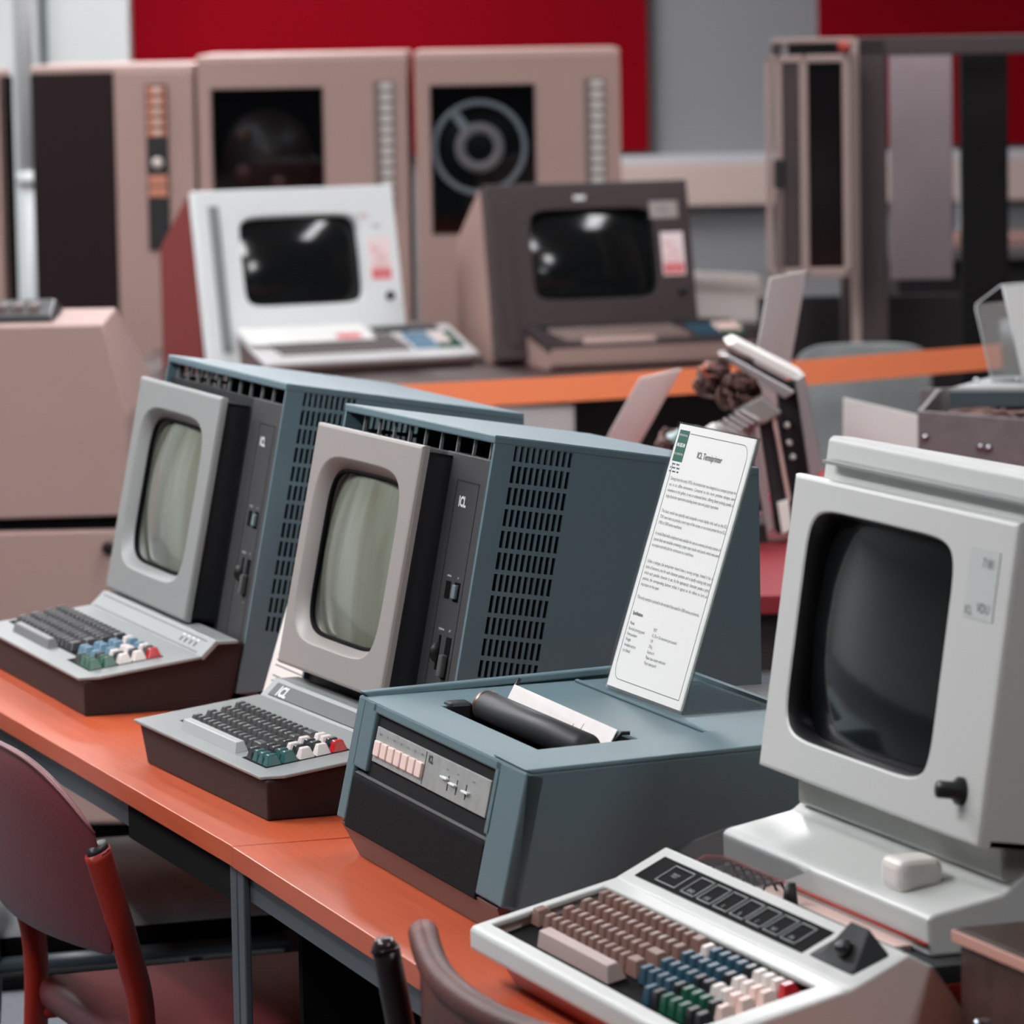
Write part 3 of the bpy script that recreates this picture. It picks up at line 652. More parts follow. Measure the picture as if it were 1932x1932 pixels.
    b.box(.0008, .006, .001, L-.001, -.062, -.010, ivory, Tm); b.box(.468, .4732, .001, L-.001, -.062, -.010, ivory, Tm)
    b.box(.0008, .4732, .001, .006, -.062, -.010, ivory, Tm); b.box(.0008, .4732, L-.006, L-.001, -.062, -.010, ivory, Tm)
    b.build('monitor_body', t)
    b = MB()
    b.prof([(.319, .450), (.325, .489), (.329, .4925), (.345, .491), (.59, .44), (.60, .42)], .016, .47, ivory, .002)
    b.build('top_hood', t)
    MB().box(.04, .47, .308, .3215, .4700, .4730, mat('groove_grey', (140, 142, 141), .5)).build('hood_groove', t)
    MB().lathe([(.001, 0), (.012, 0), (.012, .004), (.0075, .008), (.0075, .022), (.001, .0235)], black, lambda x, y, z: Tm(.432+x, .0415+y, z), 22).build('brightness_knob', t)
    b = MB()
    b.box(.392, .449, .186, .246, .0, .0008, mat('label_plate', (196, 200, 198), .35), Tm)
    b.text('7181', .012, inkd, Tm, .430, .230, .001); b.text('VDU', .012, inkd, Tm, .430, .192, .001); b.text('ICL', .010, inkd, Tm, .402, .189, .001)
    b.build('name_label', t, label='pale label with grey lettering')
    return t
white_terminal()

def brown_case():
    t = thing('metal_case', (1.335, .235, .72), 0, 'worn brown metal case with pinkish top rim at the lower right corner', 'equipment box')
    bm_ = mat('worn_brown_metal', (96, 76, 70), .35, metal=.4, var=.5, vscale=30, bump=.4, bscale=120)
    MB().box(0, .36, 0, .26, 0, .122, bm_, bev=.004).build('housing', t)
    MB().box(-.003, .363, -.004, .264, .122, .134, mat('worn_brown_metal', (96, 76, 70)), bev=.004).box(-.003, .363, -.006, -.003, .122, .132, mat('rose_rim', (206, 160, 146), .35), bev=.001).build('rim', t)
    for k in range(3): MB().lathe([(.001, 0), (.006, 0), (.005, .005), (.001, .006)], chrome, lambda x, y, z, k=k: (.04+.05*k+x, -z, .06-.02*k+y), 12).build('rivet', t)
brown_case()

# ------------------------------------------------------------------ background terminals
def back_terminal(O, h, kw, lab, body, bez, base, screen, plate, kcol, sticker_pos, brown):
    t = thing('computer_terminal', O, h, lab, 'computer terminal', 'older terminals on the far desk')
    # base and keyboard
    z1 = .030 if not brown else .058
    MB().prof([(.02, 0), (0, .012), (0, z1-.004), (.205, .092), (.5, .092), (.5, 0)], 0, kw-.01, base, .003).build('base', t)
    Tk = slope((0, z1), (.20, .097))
    MB().box(-.004, kw, 0, .205, -.016 if brown else -.006, .002, plate, Tk, .0015).build('key_plate', t)
    u0, u1 = -.08, .462
    T = slope((.195, .10), (.27, .452)); L = .36
    bo, so = bezel(t, T, u0, u1, -.085, L, (.198, .176), (.165, .116), .018, (.160, .111), .03, bez, screen, expo=8, bulge=.04, dark=black if brown else None)
    MB().box(u0+.006, u1-.006, -.08, .02, -.06, -.028, body, T).box(u0+.006, u0+.012, -.08, L-.006, -.06, -.028, body, T).box(u1-.012, u1-.006, -.08, L-.006, -.06, -.028, body, T).box(u0+.006, u1-.006, L-.012, L-.006, -.06, -.028, body, T).prof([T(0, -.07, -.055)[1:], T(0, L-.006, -.055)[1:], (.33, .44), (.53, .30), (.53, .0), (.25, .0)], u0+.006, u1-.006, body, .004).build('body', t)
    b = MB(); b.box(u0+.035, u0+.062, -.05, L-.04, 0, .006, mat('bezel_groove_%d' % brown, (62, 50, 50) if brown else (128, 132, 134), .4), T, .002)
    b.build('side_grip', t)
    # sticker, label, knob
    b = MB(); pk = mat('sticker_pink', (214, 90, 96), .5); wt = mat('sticker_white', (236, 216, 216), .5)
    b.box(.378, .438, .115, .225, 0, .0012, wt, T, .0004); b.box(.382, .434, .119, .146, .0012, .0018, pk, T)
    b.text('Do', .020, pk, T, .397, .19, .0020); b.text('not', .020, pk, T, .410, .172, .0020); b.text('touch', .018, pk, T, .408, .155, .0020); b.text('PLEASE', .011, wt, T, .408, .128, .0022)
    b.build('sticker', bo, label='white sticker with pink lettering')
    b = MB()
    if brown:
        b.box(.355, .430, .262, .305, 0, .001, mat('label_silver', (160, 150, 146), .4), T); b.text('ICL', .02, inkd, T, .39, .277, .0014)
        MB().box(.155, .185, .315, .326, 0, .0012, ink, T).build('badge', bo)
    else:
        b.text('ICL', .020, mat('label_red', (160, 50, 50), .5), T, .375, .275, .0008); b.text('7502', .012, inkd, T, .405, .250, .0008)
    b.build('name_label', bo)
    MB().lathe([(.001, 0), (.012, 0), (.010, .010), (.001, .011)], black, lambda x, y, z: T(.425+x, .075+y, z), 16).build('knob', bo)
    # keys
    pl = t
    for r in range(4):
        n = int((kw*.62)/.022)
        for k in range(n):
            put_key(t, Tk, .05+.022*k+.006*r, .135-.026*r, key_mesh(kcol, .020, .022, .009), .002)
    cc = [keyp, keyp, keyp, cream, cream, cream] if brown else [keyb, keyb, keyb, keyw, keyw, keyg]
    for r in range(4):
        for k in range(6):
            m = cc[k] if not (r < 1 and k > 2) else keyg
            put_key(t, Tk, kw*.62+.075+.0225*k, .058+.026*r, key_mesh(m, .0205, .022, .009), .002)
    if brown: put_key(t, Tk, .19, .028, key_mesh(beige2, .19, .022, .009), .002, 'space_bar')
    MB().box(.03 if brown else kw*.62, kw-.04, .165, .20, .002, .006, black, Tk, .001).build('dark_strip', t)
    if not brown:
        s = MB().box(-.005, .33, .098, .205, .0125, .0150, paper, Tk).box(.235, .30, .108, .14, .0150, .0154, pk, Tk).build('paper_sheet'); s.location = O; s.rotation_euler = (0, 0, h)
        tag(s, 'white paper sheet lying across the keys of the white background terminal', 'paper')
redbody = mat('brick_red_side', (116, 32, 26), .6)
white_b = mat('warm_white_bezel', (222, 226, 226), .4)
back_terminal((-6.2117, 1.8961, .72), R(95.486), .575, 'white terminal with brick-red sides on the far desk', redbody, white_b, mat('taupe_base', (98, 78, 74), .5), crtd, mat('plate_white', (206, 205, 204), .35), mat('grey_brown_key', (112, 104, 102), .4), None, 0)
back_terminal((-6.0100, 2.5653, .72), R(88.486), .55, 'dark brown terminal with rose-beige sides on the far desk', beige, brownb, beige, crtd, mat('plate_brown', (50, 40, 42), .5), mat('taupe_key', (128, 108, 102), .4), None, 1)

# far desk
t = thing('desk', Fr(0, 0), RB, 'dark topped desk under the two background terminals', 'desk')
MB().box(-.95, .62, 11.15, 12.5, .69, .7195, mat('dark_desktop', (66, 50, 48), .4), bev=.003).build('desktop', t)
for x in (-.93, .58):
    for y in (11.18, 12.44): MB().box(x, x+.04, y, y+.04, 0, .69, black).build('leg', t)
MB().box(-.88, .55, 11.7, 11.72, .05, .69, mat('modesty_brown', (58, 44, 42), .6)).build('modesty_panel', t)
MB().box(-.30, .155, 11.2, 11.6, .575, .655, mat('pale_drawer', (196, 186, 184), .5), bev=.004).build('drawer', t)

# white equipment behind the brown terminal
t = thing('side_table', Fr(0, 0), RB, 'dark side table behind the brown terminal', 'table')
MB().box(.45, 1.0, 13.2, 14.0, .66, .70, mat('dark_desktop', (66, 50, 48), .4), bev=.003).build('tabletop', t)
for x in (.47, .94):
    for y in (13.24, 13.9): MB().box(x, x+.04, y, y+.04, 0, .66, black).build('leg', t)
o = MB().poly([(.46, 13.3, .70), (.78, 13.3, .70), (.78, 13.8, .70), (.46, 13.8, .70)], [(.47, 13.34, .80), (.75, 13.34, .78), (.75, 13.75, .82), (.47, 13.75, .84)], mat('pale_machine', (200, 190, 184), .5), .02, 3).build('desk_machine')
o.location = Fr(0, 0); o.rotation_euler = (0, 0, RB); tag(o, 'low rounded pale machine on the table behind the brown terminal', 'machine')

# ------------------------------------------------------------------ tape cabinets
def cabinet_shell(t, X0, X1, D0, H, depth=.68, m=beige):
    MB().box(X0, X1, D0+.022, D0+depth, .06, H-.022, m, bev=.004).build('housing', t)
    MB().box(X0-.001, X1+.001, D0+.004, D0+depth, H-.022, H, beige2, bev=.006).build('top', t)  # lighter rose on top: ceiling light put into the colour
    MB().box(X0+.02, X1-.02, D0+.04, D0+depth-.02, 0, .06, pitch).build('plinth', t)
def grid_panel(name, t, xs, zs, y, m, hole, th=.02):
    b = MB(); b.grid([[(x, y, z) for z in zs] for x in xs], m, hole)
    o = b.build(name, t, recalc=False)
    for p in o.data.polygons: p.flip() if p.normal.y > 0 else None
    solid(o, th); return o
def strip_cells(b, x0, x1, z0, z1, n, y):
    g1 = mat('strip_grey', (112, 98, 92), .4); g2 = mat('strip_mark', (196, 192, 186), .4)
    b.box(x0, x1, y-.004, y, z0, z1, g1)
    h = (z1-z0)/n
    for k in range(n):
        zc = z0+h*(k+.5); b.box(x0+.018, x1-.006, y-.007, y-.004, zc-h*.34, zc+h*.34, g2, bev=.001)
t = thing('computer_cabinet', Fr(0, 0), RB, 'tall cabinet with dark front and narrow strip of round lamps, leftmost of the row', 'cabinet', 'tape cabinets along the back')
cabinet_shell(t, -1.316, -.860, 13.0, 1.476)
MB().box(-1.314, -1.085, 12.99, 13.02, .08, 1.455, maroon, bev=.003).build('dark_door', t)
MB().box(-1.083, -.862, 12.985, 13.02, .08, 1.455, beige, bev=.004).build('front_panel', t)
b = MB(); b.box(-.996, -.936, 12.978, 12.985, .96, 1.42, black, bev=.002)
for k in range(5): b.box(-.992, -.940, 12.972, 12.979, 1.275+.029*k, 1.298+.029*k, mat('lamp_copper', (196, 128, 104), .4), bev=.002)
for k in range(2): b.box(-.992, -.940, 12.972, 12.979, 1.108+.033*k, 1.136+.033*k, MATS['lamp_copper'], bev=.002)
b.build('indicator_strip', t)
for k in range(5): MB().lathe([(.001, 0), (.009, 0), (.007, .005), (.001, .006)], mat('lamp_lens', (222, 210, 200), .3), lambda x, y, z, k=k: (-.963+x, 12.972-z, 1.2865+.029*k+y), 14).build('indicator_lamp', t)
MB().lathe([(.001, 0), (.016, 0), (.014, .012), (.001, .014)], mat('lamp_lens', (222, 210, 200), .3), lambda x, y, z: (-.966+x, 12.978-z, 1.203+y), 20).build('rotary_knob', t)
def tape_cabinet(X0, X1, win, reel, lab, strip):
    t = thing('tape_cabinet', Fr(0, 0), RB, lab, 'cabinet', 'tape cabinets along the back')
    cabinet_shell(t, X0, X1, 13.0, 1.497)
    f = grid_panel('front_panel', t, [X0, win[0], win[1], X1], [.08, win[2], win[3], 1.478], 12.985, beige, lambda i, j: i == 1 and j == 1)
    MB().box(win[0]-.002, win[1]+.002, 13.015, 13.021, win[2]-.002, win[3]+.002, pitch).build('window_back', t)
    b = MB(); strip_cells(b, *strip, 12, 12.985); b.build('label_strip', t)
    cx, cz = reel
    Y = lambda x, y, z: (cx+x, 13.010-z, cz+y)
    if X0 > -.5:
        lg = mat('reel_grey', (198, 202, 206), .35); rk = mat('reel_dark', (12, 12, 14), .5, spec=.2)
        MB().lathe([(.118, 0), (.133, 0), (.133, .012), (.118, .012), (.118, 0.0001)], lg, Y, 64, cap=False).build('reel_rim', t)
        MB().lathe([(.001, 0), (.117, 0), (.117, .004), (.001, .004)], rk, Y, 64).build('tape_reel', t)
        MB().lathe([(.040, .004), (.069, .004), (.069, .012), (.040, .012), (.040, .0041)], mat('hub_rose', (196, 182, 180), .4), Y, 48, cap=False).build('reel_hub', t)
        MB().box(-.012, .012, .066, .118, .004, .010, lg, lambda x, y, z: Y(x*math.cos(.62)-y*math.sin(.62), x*math.sin(.62)+y*math.cos(.62), z)).build('reel_spoke', t)
    else:
        MB().lathe([(.001, 0), (.125, 0), (.125, .005), (.001, .006)], mat('brown_reel', (46, 32, 30), .4), Y, 48).build('tape_reel', t)
        MB().lathe([(.001, .006), (.04, .006), (.035, .012), (.001, .012)], mat('brown_hub', (66, 46, 42), .4), Y, 32).build('reel_hub', t)
        for a in (140, 215, 290): MB().lathe([(.001, .006), (.022, .006), (.02, .010), (.001, .010)], mat('copper_disc', (96, 60, 52), .4), lambda x, y, z, a=a: Y(.085*math.cos(R(a))+x, .085*math.sin(R(a))+y, z), 20).build('guide_disc', t)
    g = MB().box(win[0]-.004, win[1]+.004, 12.982, 12.984, win[2]-.004, win[3]+.004, smoked, bev=0).build('window_glass', t)
    return t
tape_cabinet(-.852, -.270, (-.812, -.506, .99, 1.402), (-.66, 1.22), 'tape cabinet with dark window and brown reel, behind the white terminal', (-.362, -.306, 1.06, 1.418))
tape_cabinet(-.248, .322, (-.204, .082, .992, 1.40), (-.071, 1.228), 'tape cabinet with pale ring reel in its window, rightmost of the row', (.222, .280, 1.06, 1.414))
o = None
t = thing('computer_cabinet', Fr(0, 0), RB, 'rose-beige cabinet edge at the far left of the photo', 'cabinet')
cabinet_shell(t, -1.75, -1.389, 13.0, 1.47, depth=.16); MB().box(-1.75, -1.402, 12.985, 13.02, .08, 1.45, beige, bev=.003).build('front_panel', t)
MB().box(-1.389, -1.368, 12.99, 13.03, .02, 1.45, pitch).build('dark_side', t)

# ------------------------------------------------------------------ large rose-beige console at left
t = thing('console_cabinet', Fr(0, 0), RB, 'wide rose-beige console with sloping shoulder behind the left terminal', 'cabinet')
H0 = 1.022
b = MB()
pf = [(-1.9, .635), (-.742, .645), (-.742, .84), (-.785, 1.018), (-1.9, 1.018)]
b.poly([(x, 9.0, z) for x, z in pf], [(x, 9.75 if z < .9 else 9.32, z+(.012 if z > .9 else 0)) for x, z in pf], beige, .004)
b.build('upper_housing', t)
MB().box(-1.9, -.742, 9.0, 9.75, .04, .618, beige, bev=.006).build('lower_door', t)
MB().box(-1.9, -.76, 9.02, 9.7, .618, .636, pitch).build('shadow_gap', t)
MB().box(-1.88, -.76, 9.04, 9.7, 0, .04, pitch).build('plinth', t)
MB().lathe([(.001, 0), (.013, 0), (.011, .016), (.001, .018)], maroon, lambda x, y, z: (-.786+x, 9.0-z, .583+y), 16).build('door_knob', t)
b = MB()
b.poly([(-1.08, 9.05, 1.0205), (-.885, 9.05, 1.0205), (-.885, 9.27, 1.030), (-1.08, 9.27, 1.030)], [(-1.08, 9.06, 1.034), (-.89, 9.06, 1.034), (-.90, 9.26, 1.054), (-1.08, 9.26, 1.054)], black, .004)
for k in range(4): b.box(-1.03+.03*k, -1.012+.03*k, 9.10, 9.2, 1.036, 1.052, mat('strip_grey', (112, 98, 92), .4), bev=.002)
o = b.build('control_box'); o.location = Fr(0, 0, .0); o.rotation_euler = (0, 0, RB); tag(o, 'small black control box with grey switches on top of the rose-beige console', 'control box')

# ------------------------------------------------------------------ open rack at upper right
t = thing('equipment_rack', Fr(0, 0), RB, 'tall brown open rack with hinged glazed door at upper right', 'rack')
rb = mat('rack_brown', (62, 50, 50), .5); rb2 = mat('rack_edge', (158, 136, 130), .45)
def post(x0, x1, y0, y1, z0, z1, m, nm='post'): MB().box(x0, x1, y0, y1, z0, z1, m, bev=.003).build(nm, t)
post(.868, .940, 11.5, 11.56, .0, 1.52, rb); post(.852, .872, 11.49, 11.56, .0, 1.52, rb2, 'post_edge')
post(.985, 1.145, 11.95, 11.97, .90, 1.50, mat('pale_lilac_panel', (142, 127, 131), .5), 'inner_panel')
post(1.142, 1.26, 11.7, 11.74, .0, 1.50, mat('rack_dark', (16, 13, 14), .6, spec=.2), 'inner_panel'); post(1.42, 1.50, 11.5, 11.56, 0, 1.52, rb)
post(.852, 1.50, 11.5, 11.56, 1.478, 1.525, rb, 'top_beam'); post(.868, .93, 12.1, 12.16, 0, 1.50, rb); post(.66, .868, 11.5, 11.54, 1.512, 1.525, rb2, 'door_rail'); post(.66, .685, 11.51, 11.54, 1.47, 1.513, rb, 'hinge_bracket')
post(.70, .852, 11.51, 11.53, 1.47, 1.512, mat('rack_dark', (16, 13, 14), .6, spec=.2), 'door_track')
MB().lathe([(.001, 0), (.016, 0), (.012, .008), (.001, .009)], mat('red_stud', (168, 62, 52), .4), lambda x, y, z: (.836+x, 11.5-z, 1.502+y), 14).build('red_stud', t)
d = bpy.data.objects.new('glazed_door', None); COL.objects.link(d); d.parent = t
b = MB(); z0, z1 = .945, 1.485; Y0, Y1 = 11.34, 11.37
for (x0, x1, a, c) in ((.634, .648, z0, z1), (.655, .674, z0, 1.245), (.655, .674, z0, 1.16), (.716, .736, z0, z1), (.820, .838, z0, z1), (.634, .838, z1-.018, z1), (.634, .838, z0, z0+.024)):
    b.box(x0, x1, Y0, Y1, a, c, rb2, bev=.003)
b.box(.655, .674, Y0, Y1, 1.24, z1, rb2, bev=.003)
fo = b.build('door_frame', d)
MB().box(.674, .716, Y0+.01, Y1-.006, z0, z1, rb).build('door_panel', d)
MB().box(.736, .820, Y0+.012, Y1-.010, z0+.02, z1-.01, mat('door_black', (14, 10, 11), .15)).build('dark_pane', d)
MB().box(.652, .676, Y0-.014, Y1, 1.165, 1.235, black, bev=.004).build('door_latch', d)
MB().box(.838, .856, Y0+.005, 11.5, z0+.02, z1, mat('door_taupe', (118, 102, 96), .5)).build('door_side', d)
# counter behind the rack
t = thing('counter', Fr(0, 0), RB, 'dark counter behind and right of the open rack', 'counter')
MB().box(1.04, 2.3, 12.6, 13.3, .91, .94, mat('counter_grey', (96, 88, 90), .5), bev=.004).build('counter_top', t)
MB().box(1.06, 2.28, 12.64, 13.28, 0, .91, mat('counter_black', (26, 22, 24), .6)).build('counter_body', t)
o = MB().box(1.22, 1.72, 12.7, 13.1, .94, .965, mat('rose_box', (160, 124, 116), .5), bev=.003).build('flat_box'); o.location = Fr(0, 0); o.rotation_euler = (0, 0, RB); tag(o, 'flat rose-coloured box lying on the dark counter at right', 'box')
t = thing('wall_pipe', Fr(1.50, 15.3), RB, 'slim pale pipe beyond the rack at the right edge', 'pipe')
MB().lathe([(.018, 0), (.018, 1.1)], mat('pipe_grey', (176, 180, 181), .45), n=16).build('lower_pipe', t)
# dark partition in the middle distance (behind the rack base and the far chair)
t = thing('low_partition', Fr(0, 0), RB, 'low dark partition standing behind the grey upholstered chair', 'partition')
MB().box(.66, 1.9, 12.28, 12.32, .02, .84, mat('partition_dark', (40, 34, 36), .8), bev=.004).build('partition_board', t); MB().box(.7, .74, 12.2, 12.4, 0, .02, black).box(1.7, 1.74, 12.2, 12.4, 0, .02, black).build('partition_foot', t)

# ------------------------------------------------------------------ belt barrier
t = thing('belt_barrier', Fr(0, 0), RB, 'bright orange belt barrier stretched across the hall with a grey post', 'barrier')
b = MB(); P = []
for k in range(25):
    q = k/24; X = -.48+(1.04+.48)*q; D = 9.17+.63*q; z = .844+.019*q-.010*math.sin(math.pi*q)
    P.append([(X, D, z-.026), (X, D+.001, z+.026)])
solid(b.grid(P, orange).build('belt', t), .002, 0)
MB().lathe([(.16, 0), (.15, .015), (.03, .025), (.026, .05), (.026, .86), (.034, .87), (.034, .94), (.001, .945)], mat('post_grey', (120, 122, 124), .3, metal=.5), lambda x, y, z: (1.07+x, 9.8+y, z), 28).build('post', t)
MB().lathe([(.16, 0), (.15, .015), (.03, .025), (.026, .05), (.026, .86), (.034, .862), (.034, .874), (.001, .876)], mat('post_grey', (120, 122, 124), .3, metal=.5), lambda x, y, z: (-.50+x, 9.17+y, z), 28).build('post', t)

# ------------------------------------------------------------------ grey upholstered chair in the background
t = thing('upholstered_chair', Fr(.79, 10.4), RB, 'grey upholstered chair with rounded back behind the orange belt', 'chair')
b = MB()
N = 16; pts = []
for k in range(N+1):
    a = math.pi*k/N; pts.append((.155*math.copysign(abs(math.cos(a))**.5, math.cos(a)), .78+.075*abs(math.sin(a))**.6))
pts = [(.165, .50)]+pts+[(-.165, .50)]
b.poly([(x, -.03, z) for x, z in pts], [(x*.96, .03, z-.004) for x, z in pts], grey_fab, .018, 3).build('backrest', t, smooth=True)
MB().box(-.2, .2, -.45, -.02, .40, .48, grey_fab, bev=.025, seg=3).build('seat', t, smooth=True)
for x in (-.17, .15):
    for y in (-.42, -.04): MB().box(x, x+.02, y, y+.02, 0, .41, bluefr).build('leg', t)

# ------------------------------------------------------------------ red-topped table with exhibits
t = thing('exhibit_table', Fr(0, 0), RB, 'red topped table in the middle distance holding the dismantled machine', 'table')
MB().box(.10, 1.4, 7.0, 8.9, .69, .72, mat('red_cloth_top', (128, 38, 46), .6, spec=.2), bev=.003).build('tabletop', t)
for x in (.14, 1.32):
    for y in (7.05, 8.8): MB().box(x, x+.04, y, y+.04, 0, .69, black).build('leg', t)
MB().box(.12, 1.38, 7.03, 7.05, .60, .69, mat('table_apron', (48, 34, 34), .6)).build('apron', t)
t.location = Fr(0, 0)

def exhibit():
    t = thing('dismantled_machine', Fr(.36, 7.75, .72), RB, 'dismantled electronic machine with brown wiring looms and black metal frame, tilted upright', 'machine')
    # coordinates: x right, z up, y away
    al = mat('aluminium', (176, 172, 172), .35, metal=.6); alw = mat('pale_plate', (222, 220, 214), .5)
    loom = mat('brown_wire', (124, 92, 84), .6, var=.4, vscale=60, rgb2=(70, 48, 46)); wr = mat('orange_wire', (170, 84, 56), .5)
    frm = mat('frame_black', (24, 24, 28), .5)
    # right leaning frame: pale edge
    def slab(p, y0, y1, m, nm, bev=.002):
        MB().poly([(a, y0, c) for a, c in p], [(a, y1, c) for a, c in p], m, bev).build(nm, t)
    slab([(0.1140, 0.2700), (0.1290, 0.2790), (0.1570, 0.1200), (0.1370, 0.0980)], -.05, .10, al, 'side_plate')
    slab([(0.0020, 0.3290), (0.0180, 0.3360), (0.1300, 0.2760), (0.1140, 0.2670)], -.04, .12, alw, 'top_plate')
    slab([(-0.0110, 0.3120), (0.0020, 0.3150), (0.1140, 0.2500), (0.0960, 0.2390)], -.05, .06, al, 'upper_rail')
    slab([(0.0050, 0.3150), (0.1110, 0.2560), (0.1160, 0.2280), (0.0890, 0.2410)], -.02, .08, frm, 'inner_shadow_plate')
    slab([(0.0860, 0.2550), (0.1140, 0.2630), (0.1440, 0.0760), (0.1130, 0.0270), (0.0980, 0.1030)], -.02, .05, frm, 'black_chassis')
    slab([(0.0530, 0.2020), (0.0850, 0.2120), (0.1060, 0.0500), (0.1020, 0.0140), (0.0790, 0.0150)], -.06, .0, frm, 'black_chassis')
    slab([(0.0300, 0.2010), (0.0430, 0.2040), (0.0740, 0.0250), (0.0630, 0.0150)], -.07, -.02, al, 'edge_strip')
    slab([(0.0730, 0.2090), (0.0790, 0.2110), (0.1030, 0.0720), (0.0970, 0.0680)], -.075, -.055, beige2, 'edge_strip')
    slab([(0.0800, 0.0680), (0.0980, 0.0730), (0.1040, 0.0230), (0.0870, 0.0160)], -.08, -.05, alw, 'terminal_block')
    slab([(0.0090, 0.2210), (0.0560, 0.2450), (0.0890, 0.2190), (0.0620, 0.2020), (0.0270, 0.1890)], -.08, .0, mat('bracket_grey', (150, 146, 140), .4, metal=.4), 'bracket')
    slab([(-0.0620, 0.1670), (-0.0220, 0.1950), (0.0270, 0.1890), (0.0230, 0.1800), (-0.0270, 0.1610)], -.10, .02, alw, 'card_edge')
    slab([(-0.1020, 0.1830), (-0.0710, 0.1960), (-0.0480, 0.1920), (-0.0570, 0.1760), (-0.0870, 0.1710)], -.12, -.04, mat('pale_green_board', (150, 176, 170), .5), 'circuit_board')
    slab([(-0.0740, 0.1890), (-0.0530, 0.2020), (-0.0350, 0.1930), (-0.0620, 0.1740)], -.125, -.10, mat('teal_board', (44, 84, 88), .5), 'circuit_board')
    slab([(-0.0710, 0.1640), (-0.0350, 0.1820), (0.0260, 0.1670), (0.0520, 0.1220), (0.0600, 0.0510), (-0.0640, 0.0530)], -.05, .0, frm, 'black_chassis')
    for k in range(5): slab([(a+.0089*k, c+.0053*k) for a, c in ((-0.0175, 0.2027), (-0.0121, 0.2053), (0.0164, 0.1884), (0.0111, 0.1849))], -.11, -.06, al, 'connector')
    for k, (a, c) in enumerate(((0.1003, 0.1920), (0.1038, 0.1626), (0.1092, 0.1386))):
        MB().lathe([(.001, 0), (.006, 0), (.004, .004), (.001, .005)], alw, lambda x, y, z, a=a, c=c: (a+x, -.022-z, c+y), 10).build('screw', t)
    for (cx, cz, sx, sz, n, m) in ((-0.0219, 0.2720, 0.0289, 0.0255, 24, loom), (0.0182, 0.2515, 0.0340, 0.0289, 26, loom), (-0.0960, 0.1582, 0.0221, 0.0289, 20, loom), (-0.0264, 0.2827, 0.0187, 0.0136, 11, wr)):
        rnd = random.Random(int(cx*1000))
        b = MB()
        for q in range(n):
            pts = []
            ph = rnd.uniform(0, 6.3); tl = rnd.uniform(-1, 1)
            for k in range(9):
                a = ph+k*.75; rr = rnd.uniform(.1, 1)
                pts.append((cx+1.25*sx*rr*math.cos(a), -.03+.03*math.sin(a*1.3+tl)+rnd.uniform(-.02, .02), cz+1.2*sz*rr*math.sin(a)))
            b.tube(curve_pts(pts, 4), .0028, m, 5)
        o = b.build('wire_loom', t)
    # foot joining the parts to the table
    MB().box(-0.0621, 0.0628, -.06, .06, .0, .03, frm).build('base_frame', t)
exhibit()

def simple_sign(name, X, D, rz, Wd, Hh, lean, lab, zb=.7205, m=paper, th=.002):
    t = thing(name, Fr(X, D, zb), RB+rz, lab, 'sign', 'white sign sheets on the exhibit table')
    T = slope((0, 0), (Hh*math.sin(lean), Hh*math.cos(lean)))
    MB().box(-Wd/2, Wd/2, .001, Hh, 0, th, m, T, .0004).build('sheet', t)
    MB().box(-Wd/2, Wd/2, .001, .09, 0, .002, clear).build('stand_foot', t)
    return t
simple_sign('sign_holder', .125, 8.2, R(68), .21, .292, R(-31), 'pale sheet on a stand leaning back behind the nearer blue terminal')
simple_sign('sign_holder', .405, 8.05, R(68), .20, .435, R(-11), 'tall pale sheet rising behind the dismantled machine')
o = MB().poly([(.665, 8.18, .7205), (.80, 8.18, .7205), (.80, 8.18, .884), (.668, 8.18, .918)], [(.665, 8.19, .7205), (.80, 8.19, .7205), (.80, 8.19, .884), (.668, 8.19, .918)], paper, .0006).build('paper_sheet')
o.location = Fr(-.08, 0); o.rotation_euler = (0, 0, RB); tag(o, 'white sheet propped against the grey metal box', 'paper')

